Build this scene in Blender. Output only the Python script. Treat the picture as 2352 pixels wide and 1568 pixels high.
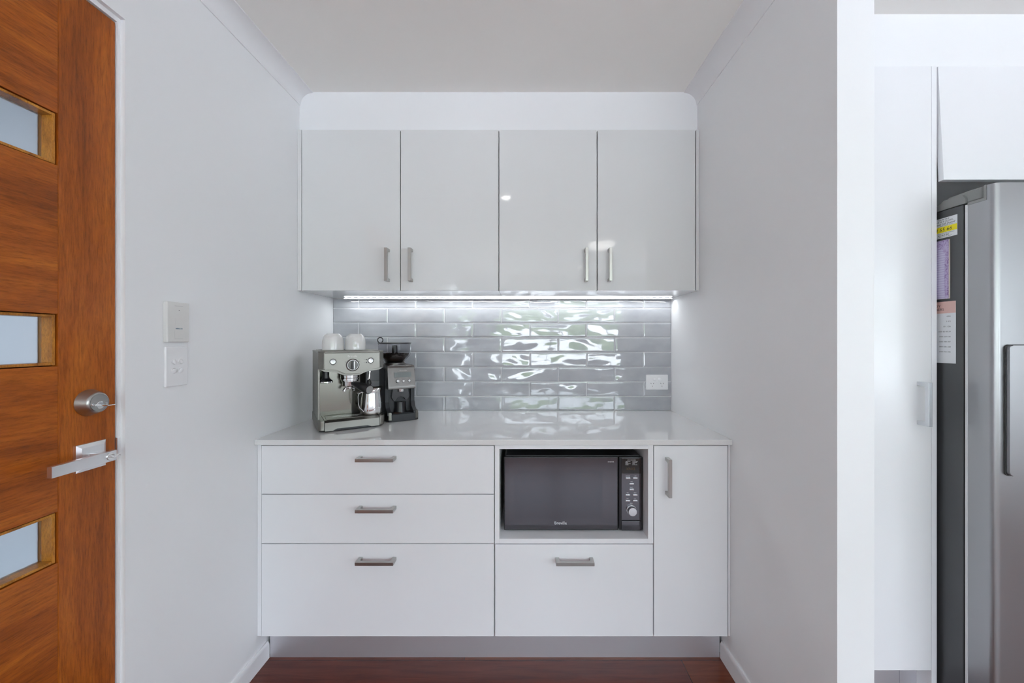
import bpy, bmesh, math, random
from mathutils import Vector, Matrix, noise

PI = math.pi
sc = bpy.context.scene
col = sc.collection
for o in list(bpy.data.objects):
    bpy.data.objects.remove(o)

# ------------------------------------------------------------------ camera
EYE = 1.252
FPX = 883.0
cam_data = bpy.data.cameras.new('camera')
cam_data.sensor_width = 36.0
cam_data.sensor_fit = 'HORIZONTAL'
cam_data.lens = FPX / 2352.0 * 36.0
cam_data.shift_x = -27.0 / 2352.0
cam_data.shift_y = -3.0 / 2352.0
cam_data.clip_start = 0.02
cam = bpy.data.objects.new('camera', cam_data)
col.objects.link(cam)
cam.location = (0, 0, EYE)
cam.rotation_euler = (PI / 2, 0, 0)
sc.camera = cam

# ------------------------------------------------------------------ world, colour management
world = bpy.data.worlds.new('world')
sc.world = world
world.use_nodes = True
wn = world.node_tree
bg = wn.nodes['Background']
bg.inputs['Color'].default_value = (0.80, 0.90, 1.0, 1)
bg.inputs['Strength'].default_value = 8.4
sc.view_settings.view_transform = 'Standard'
sc.view_settings.look = 'None'
sc.view_settings.gamma = 1.0
sc.view_settings.use_curve_mapping = False
sc.view_settings.exposure = -0.15
sc.cycles.use_denoising = True
sc.cycles.max_bounces = 12
sc.cycles.diffuse_bounces = 8
sc.cycles.glossy_bounces = 6
sc.cycles.transmission_bounces = 8
sc.cycles.sample_clamp_indirect = 8.0


sun_d = bpy.data.lights.new('sun', 'SUN')
sun_d.energy = 34.0
sun_d.angle = math.radians(1.5)
sun_d.color = (1.0, 0.98, 0.94)
sun_o = bpy.data.objects.new('sun', sun_d)
col.objects.link(sun_o)
sun_o.rotation_euler = (-math.radians(38), 0, math.radians(12))


def area(name, loc, rot, sx, sy, power, colour=(1, 1, 1), portal=False, parent=None):
    d = bpy.data.lights.new(name, 'AREA')
    d.shape = 'RECTANGLE'
    d.size = sx
    d.size_y = sy
    d.energy = power
    d.color = colour
    if portal:
        d.cycles.is_portal = True
    o = bpy.data.objects.new(name, d)
    col.objects.link(o)
    o.location = loc
    o.rotation_euler = rot
    if parent:
        o.parent = parent
    return o


# room dimensions
XL, XR, XR2 = -1.015, 0.786, 0.880
YB = 2.055            # back wall
YREAR = -3.2
XFAR = 4.0
ZC = 2.375
# daylight openings behind and beside the camera: sampled by portals
WIN = [(-0.45, 2.45, 0.80, 2.10), (2.75, 3.80, 0.90, 2.00)]
SIDEWIN = (-3.05, -1.30, 0.60, 2.10)
for k, (a, b, c, d) in enumerate(WIN):
    area('daylight_portal', ((a + b) / 2, YREAR - 0.06, (c + d) / 2), (PI / 2, 0, 0), b - a, d - c, 1, portal=True)
area('daylight_portal', (XFAR + 0.06, (SIDEWIN[0] + SIDEWIN[1]) / 2, (SIDEWIN[2] + SIDEWIN[3]) / 2), (0, PI / 2, 0),
     SIDEWIN[3] - SIDEWIN[2], SIDEWIN[1] - SIDEWIN[0], 1, portal=True)
area('daylight_portal', (XL - 0.16, -2.45, 1.275), (0, -PI / 2, 0), 1.65, 1.2, 1, portal=True)


# ------------------------------------------------------------------ materials
def srgb(r, g, b):
    def f(c):
        c /= 255.0
        return c / 12.92 if c <= 0.04045 else ((c + 0.055) / 1.055) ** 2.4
    return (f(r), f(g), f(b), 1)


def mat(name, color, rough=0.5, metal=0.0, spec=0.5, coat=0.0, coat_rough=0.05, trans=0.0, ior=1.5, alpha=1.0, emit=None, estr=0.0):
    m = bpy.data.materials.new(name)
    m.use_nodes = True
    p = m.node_tree.nodes['Principled BSDF']
    p.inputs['Base Color'].default_value = color
    p.inputs['Roughness'].default_value = rough
    p.inputs['Metallic'].default_value = metal
    p.inputs['Specular IOR Level'].default_value = spec
    p.inputs['Coat Weight'].default_value = coat
    p.inputs['Coat Roughness'].default_value = coat_rough
    p.inputs['Transmission Weight'].default_value = trans
    p.inputs['IOR'].default_value = ior
    p.inputs['Alpha'].default_value = alpha
    if emit:
        p.inputs['Emission Color'].default_value = emit
        p.inputs['Emission Strength'].default_value = estr
    return m


def nodes(m):
    nt = m.node_tree
    return nt, nt.nodes['Principled BSDF']


def coords(nt, scale=(1, 1, 1), rot=(0, 0, 0)):
    tc = nt.nodes.new('ShaderNodeTexCoord')
    mp = nt.nodes.new('ShaderNodeMapping')
    mp.inputs['Scale'].default_value = scale
    mp.inputs['Rotation'].default_value = rot
    nt.links.new(tc.outputs['Object'], mp.inputs['Vector'])
    return mp.outputs['Vector']


def noise_node(nt, vec, scale, detail=3, rough=0.5, dist=0.0):
    n = nt.nodes.new('ShaderNodeTexNoise')
    n.inputs['Scale'].default_value = scale
    n.inputs['Detail'].default_value = detail
    n.inputs['Roughness'].default_value = rough
    n.inputs['Distortion'].default_value = dist
    nt.links.new(vec, n.inputs['Vector'])
    return n.outputs['Fac']


def ramp(nt, fac, stops):
    r = nt.nodes.new('ShaderNodeValToRGB')
    e = r.color_ramp.elements
    while len(e) < len(stops):
        e.new(0.5)
    for el, (p, c) in zip(e, stops):
        el.position = p
        el.color = c
    nt.links.new(fac, r.inputs['Fac'])
    return r.outputs['Color']


def bump(nt, p, height, strength, dist=0.001):
    b = nt.nodes.new('ShaderNodeBump')
    b.inputs['Strength'].default_value = strength
    b.inputs['Distance'].default_value = dist
    nt.links.new(height, b.inputs['Height'])
    nt.links.new(b.outputs['Normal'], p.inputs['Normal'])


def mixrgb(nt, fac, a, b, mode='MIX'):
    m = nt.nodes.new('ShaderNodeMixRGB')
    m.blend_type = mode
    for sock, v in ((m.inputs[0], fac), (m.inputs[1], a), (m.inputs[2], b)):
        if hasattr(v, 'is_linked'):
            nt.links.new(v, sock)
        else:
            sock.default_value = v
    return m.outputs[0]


def paint(name, color, rough, bstr):
    m = mat(name, color, rough, spec=0.35)
    nt, p = nodes(m)
    bump(nt, p, noise_node(nt, coords(nt), 260, 2), bstr, 0.0006)
    return m


def brushed(name, color, rough, scale, amp=0.12, aniso=0.4):
    """Brushed metal: fine streaks along one axis in roughness and bump."""
    m = mat(name, color, rough, 1.0)
    nt, p = nodes(m)
    f = noise_node(nt, coords(nt, scale), 1.0, 4, 0.6)
    r = nt.nodes.new('ShaderNodeMapRange')
    r.inputs['To Min'].default_value = rough - amp
    r.inputs['To Max'].default_value = rough + amp
    nt.links.new(f, r.inputs['Value'])
    nt.links.new(r.outputs['Result'], p.inputs['Roughness'])
    bump(nt, p, f, 0.05, 0.0003)
    return m


def wood(name, scale, seed, dark, mid, light, rough=0.32):
    m = mat(name, mid, rough, spec=0.3, coat=0.08, coat_rough=0.25)
    nt, p = nodes(m)
    tc = nt.nodes.new('ShaderNodeTexCoord')
    mp = nt.nodes.new('ShaderNodeMapping')
    mp.inputs['Scale'].default_value = scale
    mp.inputs['Location'].default_value = (seed * 3.1, seed * 1.7, seed * 2.3)
    nt.links.new(tc.outputs['Object'], mp.inputs['Vector'])
    v = mp.outputs['Vector']
    big = noise_node(nt, v, 1.1, 4, 0.6, 0.6)
    fine = noise_node(nt, v, 16.0, 6, 0.8, 0.1)
    c1 = ramp(nt, big, [(0.25, dark), (0.50, mid), (0.78, light)])
    c2 = ramp(nt, fine, [(0.32, (0.42, 0.38, 0.34, 1)), (0.52, (0.95, 0.95, 0.95, 1)), (0.72, (1.3, 1.25, 1.15, 1))])
    c = mixrgb(nt, 0.8, c1, c2, 'MULTIPLY')
    nt.links.new(c, p.inputs['Base Color'])
    bump(nt, p, fine, 0.15, 0.0006)
    return m


M = {}
M['wall'] = paint('wall_paint', (0.84, 0.845, 0.855, 1), 0.5, 0.06)
M['ceiling'] = paint('ceiling_paint', (0.91, 0.897, 0.865, 1), 0.8, 0.06)
M['trim'] = mat('trim_enamel', (0.82, 0.82, 0.83, 1), 0.3)
M['cabinet'] = mat('white_gloss_door', (0.73, 0.735, 0.735, 1), 0.07, spec=0.5, coat=0.3, coat_rough=0.03)
M['satin'] = mat('white_satin_door', (0.85, 0.855, 0.875, 1), 0.22, spec=0.5)
M['carcass'] = mat('white_melamine', (0.80, 0.80, 0.80, 1), 0.4)
M['shade'] = mat('painted_shade', (0.05, 0.05, 0.05, 1), 0.8)
DK, MD, LT = srgb(118, 54, 12), srgb(164, 84, 20), srgb(196, 112, 32)
M['wood_v'] = wood('timber_vertical', (14, 14, 1.4), 1, DK, MD, LT)
M['wood_h'] = wood('timber_horizontal', (14, 1.6, 14), 2, DK, MD, LT)
M['wood_end'] = wood('timber_bead', (22, 22, 6), 3, srgb(112, 58, 16), srgb(188, 124, 44), srgb(214, 152, 66))
M['brushed'] = brushed('brushed_steel', (0.235, 0.228, 0.208, 1), 0.36, (30, 30, 600))
M['nickel'] = brushed('satin_nickel', (0.47, 0.46, 0.445, 1), 0.30, (60, 60, 60), 0.04)
M['chrome'] = mat('chrome', (0.78, 0.78, 0.78, 1), 0.10, 1.0)
M['satin_chrome'] = mat('satin_chrome', (0.66, 0.67, 0.69, 1), 0.24, 1.0)
M['grinder_steel'] = brushed('grinder_steel', (0.19, 0.182, 0.175, 1), 0.34, (600, 30, 30), 0.06)
M['button_steel'] = mat('button_steel', (0.42, 0.42, 0.42, 1), 0.22, 1.0)
M['lever_chrome'] = mat('lever_chrome', (0.86, 0.87, 0.89, 1), 0.30, 1.0)
M['kick'] = brushed('brushed_kick', (0.78, 0.78, 0.82, 1), 0.55, (8, 300, 700), 0.10)
M['fridge'] = brushed('fridge_steel', (0.36, 0.36, 0.37, 1), 0.36, (14, 14, 700), 0.06)
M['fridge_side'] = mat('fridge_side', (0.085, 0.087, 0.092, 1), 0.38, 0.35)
M['fridge_trim'] = mat('fridge_grey_plastic', (0.22, 0.22, 0.215, 1), 0.4)
M['gasket'] = mat('gasket', (0.66, 0.66, 0.66, 1), 0.6)
M['black'] = mat('black_plastic', (0.012, 0.012, 0.014, 1), 0.28)
M['black_matte'] = mat('black_matte', (0.02, 0.022, 0.026, 1), 0.5)
M['mirror_dark'] = brushed('dark_steel', (0.115, 0.11, 0.12, 1), 0.13, (8, 60, 700), 0.05)
M['dark_glass'] = brushed('dark_window', (0.10, 0.097, 0.107, 1), 0.12, (8, 60, 700), 0.05)
M['display'] = mat('dark_display', (0.012, 0.008, 0.006, 1), 0.12)
M['lcd'] = mat('grey_lcd', (0.16, 0.18, 0.18, 1), 0.25)
M['porcelain'] = mat('white_porcelain', (0.72, 0.71, 0.70, 1), 0.12, coat=0.5)
M['plastic'] = mat('white_plastic', (0.82, 0.82, 0.83, 1), 0.28)
M['intercom'] = mat('warm_white_plastic', (0.70, 0.69, 0.67, 1), 0.35)
M['dark_mark'] = mat('dark_mark', (0.03, 0.03, 0.03, 1), 0.5)
M['grey_mark'] = mat('grey_mark', (0.30, 0.30, 0.30, 1), 0.5)
M['faint_mark'] = mat('faint_mark', (0.40, 0.385, 0.35, 1), 0.4, 0.7)
M['white_mark'] = mat('white_mark', (0.75, 0.75, 0.78, 1), 0.4)
M['amber'] = mat('amber_digits', (0.10, 0.055, 0.015, 1), 0.4)
M['blue_mark'] = mat('blue_mark', (0.06, 0.16, 0.26, 1), 0.5)
M['paper'] = mat('white_paper', (0.72, 0.73, 0.75, 1), 0.6)
M['yellow'] = mat('yellow_print', (0.80, 0.68, 0.01, 1), 0.6)
M['pink'] = mat('pink_print', (0.68, 0.44, 0.40, 1), 0.6)
M['cream'] = mat('cream_edge', (0.68, 0.60, 0.50, 1), 0.7)
M['smoke'] = mat('smoky_plastic', (0.80, 0.80, 0.82, 1), 0.04, trans=1.0, ior=1.15)
M['bean'] = mat('coffee_bean', (0.022, 0.012, 0.008, 1), 0.45)
M['grounds'] = mat('coffee_grounds', (0.05, 0.018, 0.008, 1), 0.9)
M['led'] = mat('led_light', (1, 1, 1, 1), 0.5, emit=(0.93, 0.97, 1, 1), estr=3.5)
M['lamp'] = mat('lamp_diffuser', (1, 1, 1, 1), 0.5, emit=(1.0, 0.97, 0.92, 1), estr=22.0)
M['oyster'] = mat('oyster_glass', (0.9, 0.9, 0.88, 1), 0.3, emit=(1.0, 0.97, 0.92, 1), estr=7.0)
M['alu'] = mat('aluminium', (0.7, 0.7, 0.72, 1), 0.35, 1.0)
M['grout'] = mat('white_grout', (0.90, 0.90, 0.90, 1), 0.8)

m = mat('frosted_glass', (0.80, 0.83, 0.86, 1), 0.35, trans=1.0, ior=1.3)
M['frost'] = m

# glazed handmade tile: mid grey with faint clouding
m = mat('grey_glaze', (0.42, 0.43, 0.46, 1), 0.07, spec=0.6, coat=1.0, coat_rough=0.02)
nt, p = nodes(m)
nt.links.new(ramp(nt, noise_node(nt, coords(nt, (1, 1, 1.6)), 9, 3), [(0.3, (0.375, 0.385, 0.415, 1)), (0.7, (0.455, 0.465, 0.49, 1))]), p.inputs['Base Color'])
M['glaze'] = m

# engineered stone benchtop: pale grey, fine speckle
m = mat('pale_stone', (0.68, 0.675, 0.67, 1), 0.08, spec=0.6, coat=0.7, coat_rough=0.02)
nt, p = nodes(m)
nt.links.new(ramp(nt, noise_node(nt, coords(nt), 700, 2, 0.8), [(0.30, (0.64, 0.64, 0.64, 1)), (0.45, (0.745, 0.745, 0.742, 1)), (0.72, (0.80, 0.80, 0.80, 1))]), p.inputs['Base Color'])
M['stone'] = m

# jarrah floorboards: boards run along X
m = mat('jarrah_boards', srgb(96, 42, 30), 0.18, spec=0.4, coat=0.15, coat_rough=0.08)
nt, p = nodes(m)
tc = nt.nodes.new('ShaderNodeTexCoord')
bk = nt.nodes.new('ShaderNodeTexBrick')
mp = nt.nodes.new('ShaderNodeMapping')
mp.inputs['Location'].default_value = (1.083, 0.055, 0)
nt.links.new(tc.outputs['Object'], mp.inputs['Vector'])
nt.links.new(mp.outputs['Vector'], bk.inputs['Vector'])
bk.inputs['Scale'].default_value = 1.0
bk.inputs['Brick Width'].default_value = 1.7
bk.inputs['Row Height'].default_value = 0.13
bk.inputs['Mortar Size'].default_value = 0.0012
bk.inputs['Color1'].default_value = srgb(100, 46, 34)
bk.inputs['Color2'].default_value = srgb(122, 62, 34)
bk.inputs['Mortar'].default_value = srgb(56, 22, 14)
g = noise_node(nt, coords(nt, (2.2, 30, 1)), 1.6, 5, 0.65, 0.8)
gr = ramp(nt, g, [(0.3, (0.55, 0.5, 0.48, 1)), (0.6, (1, 1, 1, 1)), (0.8, (1.3, 1.2, 1.1, 1))])
nt.links.new(mixrgb(nt, 0.8, bk.outputs['Color'], gr, 'MULTIPLY'), p.inputs['Base Color'])
M['floor'] = m

# purple notepad cover
m = mat('purple_print', (0.45, 0.36, 0.55, 1), 0.6)
nt, p = nodes(m)
nt.links.new(ramp(nt, noise_node(nt, coords(nt, (1, 1, 1)), 90, 4, 0.7, 1.5), [(0.35, srgb(128, 100, 150)), (0.5, srgb(176, 160, 196)), (0.65, srgb(190, 178, 206))]), p.inputs['Base Color'])
M['purple'] = m
m = mat('lilac_pages', srgb(186, 176, 206), 0.7)
nt, p = nodes(m)
w = nt.nodes.new('ShaderNodeTexWave')
w.bands_direction = 'Z'
w.inputs['Scale'].default_value = 40
nt.links.new(coords(nt), w.inputs['Vector'])
nt.links.new(ramp(nt, w.outputs['Fac'], [(0.0, srgb(168, 156, 192)), (0.2, srgb(190, 182, 208)), (1.0, srgb(196, 190, 212))]), p.inputs['Base Color'])
M['lilac'] = m

# outdoors
M['paving'] = mat('pale_paving', (0.56, 0.60, 0.64, 1), 0.8)
m = mat('hedge_leaves', (0.05, 0.10, 0.03, 1), 0.6)
nt, p = nodes(m)
nt.links.new(ramp(nt, noise_node(nt, coords(nt), 9, 6, 0.8), [(0.3, (0.02, 0.045, 0.012, 1)), (0.6, (0.09, 0.16, 0.05, 1)), (0.8, (0.22, 0.30, 0.12, 1))]), p.inputs['Base Color'])
M['hedge'] = m
m = mat('porch_render', (0.34, 0.35, 0.365, 1), 0.7)
nt, p = nodes(m)
bk = nt.nodes.new('ShaderNodeTexBrick')
nt.links.new(coords(nt, (1, 1, 1), (0, PI / 2, 0)), bk.inputs['Vector'])
bk.offset = 0
bk.inputs['Scale'].default_value = 1
bk.inputs['Brick Width'].default_value = 0.3
bk.inputs['Row Height'].default_value = 0.3
bk.inputs['Mortar Size'].default_value = 0.004
bk.inputs['Color1'].default_value = (0.34, 0.35, 0.365, 1)
bk.inputs['Color2'].default_value = (0.32, 0.33, 0.35, 1)
bk.inputs['Mortar'].default_value = (0.20, 0.21, 0.22, 1)
nt.links.new(bk.outputs['Color'], p.inputs['Base Color'])
M['porch'] = m
M['added_wall'] = mat('added_wall_render', (0.62, 0.64, 0.66, 1), 0.8)


# ------------------------------------------------------------------ mesh building
class MB:
    """Collects shapes; build() links them as ONE mesh object."""

    def __init__(self):
        self.bm = bmesh.new()
        self.mats = []
        self.cur = 0

    def use(self, material):
        if material not in self.mats:
            self.mats.append(material)
        self.cur = self.mats.index(material)
        return self

    def _take(self, tmp, bevel=0.0, seg=2, mtx=None):
        if bevel > 0:
            bmesh.ops.bevel(tmp, geom=list(tmp.edges), offset=bevel, segments=seg, affect='EDGES', profile=0.5)
        if mtx is not None:
            bmesh.ops.transform(tmp, matrix=mtx, verts=tmp.verts)
        bmesh.ops.recalc_face_normals(tmp, faces=tmp.faces)
        vm = {}
        for v in tmp.verts:
            vm[v] = self.bm.verts.new(v.co)
        for f in tmp.faces:
            try:
                nf = self.bm.faces.new([vm[v] for v in f.verts])
                nf.material_index = self.cur
                nf.smooth = True
            except ValueError:
                pass
        tmp.free()
        return self

    def box(self, x0, x1, y0, y1, z0, z1, bevel=0.0, seg=2, mtx=None):
        t = bmesh.new()
        bmesh.ops.create_cube(t, size=1.0)
        for v in t.verts:
            v.co = Vector(((x0 + x1) / 2 + v.co.x * (x1 - x0), (y0 + y1) / 2 + v.co.y * (y1 - y0), (z0 + z1) / 2 + v.co.z * (z1 - z0)))
        return self._take(t, bevel, seg, mtx)

    def prism(self, pts, axis, a, b, bevel=0.0, seg=2, mtx=None):
        """pts: polygon in the two other axes, in xyz order; extruded from a to b."""
        def mk(p, w):
            if axis == 'x':
                return Vector((w, p[0], p[1]))
            if axis == 'y':
                return Vector((p[0], w, p[1]))
            return Vector((p[0], p[1], w))
        t = bmesh.new()
        lo = [t.verts.new(mk(p, a)) for p in pts]
        hi = [t.verts.new(mk(p, b)) for p in pts]
        t.faces.new(lo)
        t.faces.new(hi[::-1])
        n = len(pts)
        for i in range(n):
            t.faces.new((lo[i], hi[i], hi[(i + 1) % n], lo[(i + 1) % n]))
        return self._take(t, bevel, seg, mtx)

    def lathe(self, prof, origin=(0, 0, 0), axis=(0, 0, 1), seg=32):
        """prof: (radius, height) list along axis; closes at radius 0."""
        t = bmesh.new()
        ax = Vector(axis).normalized()
        q = Vector((0, 0, 1)).rotation_difference(ax).to_matrix().to_4x4()
        rings = []
        for r, h in prof:
            if r <= 1e-7:
                rings.append([t.verts.new((0, 0, h))])
            else:
                rings.append([t.verts.new((r * math.cos(2 * PI * k / seg), r * math.sin(2 * PI * k / seg), h)) for k in range(seg)])
        for a, b in zip(rings[:-1], rings[1:]):
            for k in range(seg):
                k2 = (k + 1) % seg
                if len(a) == 1 and len(b) == 1:
                    continue
                if len(a) == 1:
                    t.faces.new((a[0], b[k], b[k2]))
                elif len(b) == 1:
                    t.faces.new((a[k], a[k2], b[0]))
                else:
                    t.faces.new((a[k], a[k2], b[k2], b[k]))
        return self._take(t, mtx=Matrix.Translation(Vector(origin)) @ q)

    def cyl(self, p0, p1, r0, r1=None, seg=24, ch=0.0):
        p0, p1 = Vector(p0), Vector(p1)
        r1 = r0 if r1 is None else r1
        L = (p1 - p0).length
        if ch > 0:
            prof = [(0, 0), (r0 - ch, 0), (r0, ch), (r1, L - ch), (r1 - ch, L), (0, L)]
        else:
            prof = [(0, 0), (r0, 0), (r1, L), (0, L)]
        return self.lathe(prof, p0, p1 - p0, seg)

    def tube(self, path, r, seg=10, flat=None):
        """Round (or flat = (half width, half thickness, width axis)) tube along a path."""
        t = bmesh.new()
        P = [Vector(p) for p in path]
        rings = []
        up = Vector((0, 0, 1))
        for i, p in enumerate(P):
            d = (P[min(i + 1, len(P) - 1)] - P[max(i - 1, 0)]).normalized()
            if flat:
                s = Vector(flat[2]).normalized()
                n = d.cross(s).normalized()
                w, h = flat[0], flat[1]
                rings.append([t.verts.new(p + s * w * a + n * h * b) for a, b in ((1, 1), (-1, 1), (-1, -1), (1, -1))])
            else:
                s = d.cross(up)
                if s.length < 1e-3:
                    s = d.cross(Vector((1, 0, 0)))
                s.normalize()
                n = s.cross(d).normalized()
                rr = r[i] if isinstance(r, (list, tuple)) else r
                rings.append([t.verts.new(p + (s * math.cos(2 * PI * k / seg) + n * math.sin(2 * PI * k / seg)) * rr) for k in range(seg)])
        for a, b in zip(rings[:-1], rings[1:]):
            for k in range(len(a)):
                t.faces.new((a[k], a[(k + 1) % len(a)], b[(k + 1) % len(a)], b[k]))
        t.faces.new(rings[0][::-1])
        t.faces.new(rings[-1])
        return self._take(t)

    def torus(self, c, axis, R, r, seg=32, rs=8):
        pts = []
        ax = Vector(axis).normalized()
        q = Vector((0, 0, 1)).rotation_difference(ax)
        t = bmesh.new()
        rings = []
        for k in range(seg):
            a = 2 * PI * k / seg
            ring = []
            for j in range(rs):
                b = 2 * PI * j / rs
                v = Vector(((R + r * math.cos(b)) * math.cos(a), (R + r * math.cos(b)) * math.sin(a), r * math.sin(b)))
                ring.append(t.verts.new(Vector(c) + q @ v))
            rings.append(ring)
        for k in range(seg):
            a, b = rings[k], rings[(k + 1) % seg]
            for j in range(rs):
                t.faces.new((a[j], b[j], b[(j + 1) % rs], a[(j + 1) % rs]))
        return self._take(t)

    def build(self, name, material=None, parent=None, sharp=35):
        me = bpy.data.meshes.new(name)
        self.bm.to_mesh(me)
        self.bm.free()
        for m_ in (self.mats or [material]):
            me.materials.append(m_)
        me.set_sharp_from_angle(angle=math.radians(sharp))
        o = bpy.data.objects.new(name, me)
        col.objects.link(o)
        wnm = o.modifiers.new('weighted_normal', 'WEIGHTED_NORMAL')
        wnm.keep_sharp = True
        wnm.weight = 100
        if parent:
            o.parent = parent
        return o


def box(name, material, parent, x0, x1, y0, y1, z0, z1, bevel=0.0, seg=2):
    return MB().box(x0, x1, y0, y1, z0, z1, bevel, seg).build(name, material, parent)


def empty(name, loc=(0, 0, 0), rz=0.0):
    o = bpy.data.objects.new(name, None)
    o.empty_display_size = 0.05
    col.objects.link(o)
    o.location = loc
    o.rotation_euler = (0, 0, rz)
    return o


def tag(o, label=None, cat=None, group=None, kind=None):
    if label:
        o['label'] = label
    if cat:
        o['category'] = cat
    if group:
        o['group'] = group
    if kind:
        o['kind'] = kind
    return o


def struct(o, label=None, cat=None):
    return tag(o, label, cat, None, 'structure')


def copy_thing(root):
    c = root.copy()
    col.objects.link(c)
    for ch in list(root.children):
        d = ch.copy()
        col.objects.link(d)
        d.parent = c
        for g in list(ch.children):
            e = g.copy()
            col.objects.link(e)
            e.parent = d
    return c


def lettering(lines, material, name, parent, centre, width, height=None, facing='-y', thick=0.0003, shear=0.0, align='CENTER', space=1.0):
    """Raised lettering as a mesh, its middle at centre. facing: '-y' reads along +x; '-x' reads along -y; '+x' reads along +y."""
    cu = bpy.data.curves.new(name, 'FONT')
    cu.body = lines
    cu.align_x = align
    cu.size = 1.0
    cu.space_line = space
    cu.shear = shear
    cu.resolution_u = 2
    cu.extrude = 0.0
    to = bpy.data.objects.new(name, cu)
    col.objects.link(to)
    dg = bpy.context.evaluated_depsgraph_get()
    me = bpy.data.meshes.new_from_object(to.evaluated_get(dg))
    bpy.data.objects.remove(to)
    bpy.data.curves.remove(cu)
    xs = [v.co.x for v in me.vertices]
    ys = [v.co.y for v in me.vertices]
    cx, cy = (min(xs) + max(xs)) / 2, (min(ys) + max(ys)) / 2
    s = width / (max(xs) - min(xs))
    sy = s if height is None else height / (max(ys) - min(ys))
    bm = bmesh.new()
    bm.from_mesh(me)
    bpy.data.meshes.remove(me)
    for v in bm.verts:
        a, b = (v.co.x - cx) * s, (v.co.y - cy) * sy
        v.co = Vector((a, 0, b))
    bmesh.ops.recalc_face_normals(bm, faces=bm.faces)
    for f in bm.faces:
        if f.normal.y > 0:
            f.normal_flip()
    r = bmesh.ops.extrude_face_region(bm, geom=list(bm.faces))
    bmesh.ops.translate(bm, verts=[e for e in r['geom'] if isinstance(e, bmesh.types.BMVert)], vec=(0, -thick, 0))
    if facing == '-x':
        rot = Matrix.Rotation(-PI / 2, 4, 'Z')
    elif facing == '+x':
        rot = Matrix.Rotation(PI / 2, 4, 'Z')
    else:
        rot = Matrix.Identity(4)
    bmesh.ops.transform(bm, matrix=Matrix.Translation(Vector(centre)) @ rot, verts=bm.verts)
    me = bpy.data.meshes.new(name)
    bm.to_mesh(me)
    bm.free()
    me.materials.append(material)
    o = bpy.data.objects.new(name, me)
    col.objects.link(o)
    o.parent = parent
    return o


# ================================================================== the room
fl = MB().box(-1.6, XFAR + 0.12, YREAR - 0.12, YB + 0.1, -0.05, 0.0).build('floor', M['floor'])
struct(fl, 'glossy dark red timber floorboards below the drawers', 'floor')
ce = MB().box(-1.6, XFAR + 0.12, YREAR - 0.12, YB + 0.1, ZC, ZC + 0.08).build('ceiling', M['ceiling'])
struct(ce, 'flat white plaster ceiling above the cupboards', 'ceiling')

DOOR_Y0, DOOR_Y1, DOOR_TOP = 0.035, 0.9795, 2.068
wl = MB()
wl.box(XL - 0.12, XL, DOOR_Y1, YB + 0.1, 0, ZC)
LW = (-3.05, -1.85, 0.45, 2.10)
wl.box(XL - 0.12, XL, YREAR - 0.12, LW[0], 0, ZC)
wl.box(XL - 0.12, XL, LW[1], DOOR_Y0, 0, ZC)
wl.box(XL - 0.12, XL, LW[0], LW[1], 0, LW[2])
wl.box(XL - 0.12, XL, LW[0], LW[1], LW[3], ZC)
wl.box(XL - 0.12, XL, DOOR_Y0, DOOR_Y1, DOOR_TOP, ZC)
struct(wl.build('wall_left', M['wall']), 'plain white wall between the timber door and the bench', 'wall')
struct(box('wall_back', M['wall'], None, XL, XFAR + 0.12, YB, YB + 0.1, 0, ZC), 'white wall behind the bench and tiles', 'wall')
struct(box('wall_right', M['wall'], None, XR, XR2, 0.964, YB, 0, ZC, 0.002), 'white stub wall ending beside the pantry', 'wall')
struct(box('wall_bulkhead', M['wall'], None, XL, XR, 1.741, YB, 2.1965, ZC), 'plain white bulkhead above the four cupboard doors', 'wall')
struct(box('wall_bulkhead_kitchen', M['wall'], None, XR2, XFAR, 1.325, YB, 2.188, ZC), 'white bulkhead above the pantry and fridge', 'wall')
wr = MB()
xs = [XL - 0.12, WIN[0][0], WIN[0][1], WIN[1][0], WIN[1][1], XFAR + 0.12]
for a, b in ((xs[0], xs[1]), (xs[2], xs[3]), (xs[4], xs[5])):
    wr.box(a, b, YREAR - 0.12, YREAR, 0, ZC)
for a, b, c, d in WIN:
    wr.box(a, b, YREAR - 0.12, YREAR, d, ZC)
    wr.box(a, b, YREAR - 0.12, YREAR, 0, c)
struct(wr.build('wall_rear', M['wall']), 'white wall with a wide glazed opening', 'wall')
wf = MB()
ys0, ys1, zs0, zs1 = SIDEWIN
wf.box(XFAR, XFAR + 0.12, YREAR, ys0, 0, ZC)
wf.box(XFAR, XFAR + 0.12, ys1, YB, 0, ZC)
wf.box(XFAR, XFAR + 0.12, ys0, ys1, 0, zs0)
wf.box(XFAR, XFAR + 0.12, ys0, ys1, zs1, ZC)
struct(wf.build('wall_far', M['wall']), 'white kitchen wall with a window', 'wall')


def window_frame(name, x0, x1, z0, z1, bars, fixed, along='x'):
    w = MB()
    t = 0.045
    lo, hi = fixed - 0.09, fixed - 0.03

    def bx(a, b, c, d):
        if along == 'x':
            w.box(a, b, lo, hi, c, d, 0.003)
        else:
            w.box(-hi, -lo, a, b, c, d, 0.003)
    bx(x0, x1, z0, z0 + t)
    bx(x0, x1, z1 - t, z1)
    for k in range(bars + 2):
        x = x0 + (x1 - x0 - t) * k / (bars + 1)
        bx(x, x + t, z0 + t, z1 - t)
    return struct(w.build(name, M['trim']), {'window_1': 'wide white framed window opening to the garden', 'window_2': 'small white framed window facing the fridge', 'window_3': 'white framed side window of the kitchen'}[name], 'window')


window_frame('window_1', WIN[0][0], WIN[0][1], WIN[0][2], WIN[0][3], 2, YREAR)
window_frame('window_2', WIN[1][0], WIN[1][1], WIN[1][2], WIN[1][3], 1, YREAR)
window_frame('window_3', SIDEWIN[0], SIDEWIN[1], SIDEWIN[2], SIDEWIN[3], 1, -XFAR, 'y')

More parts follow.
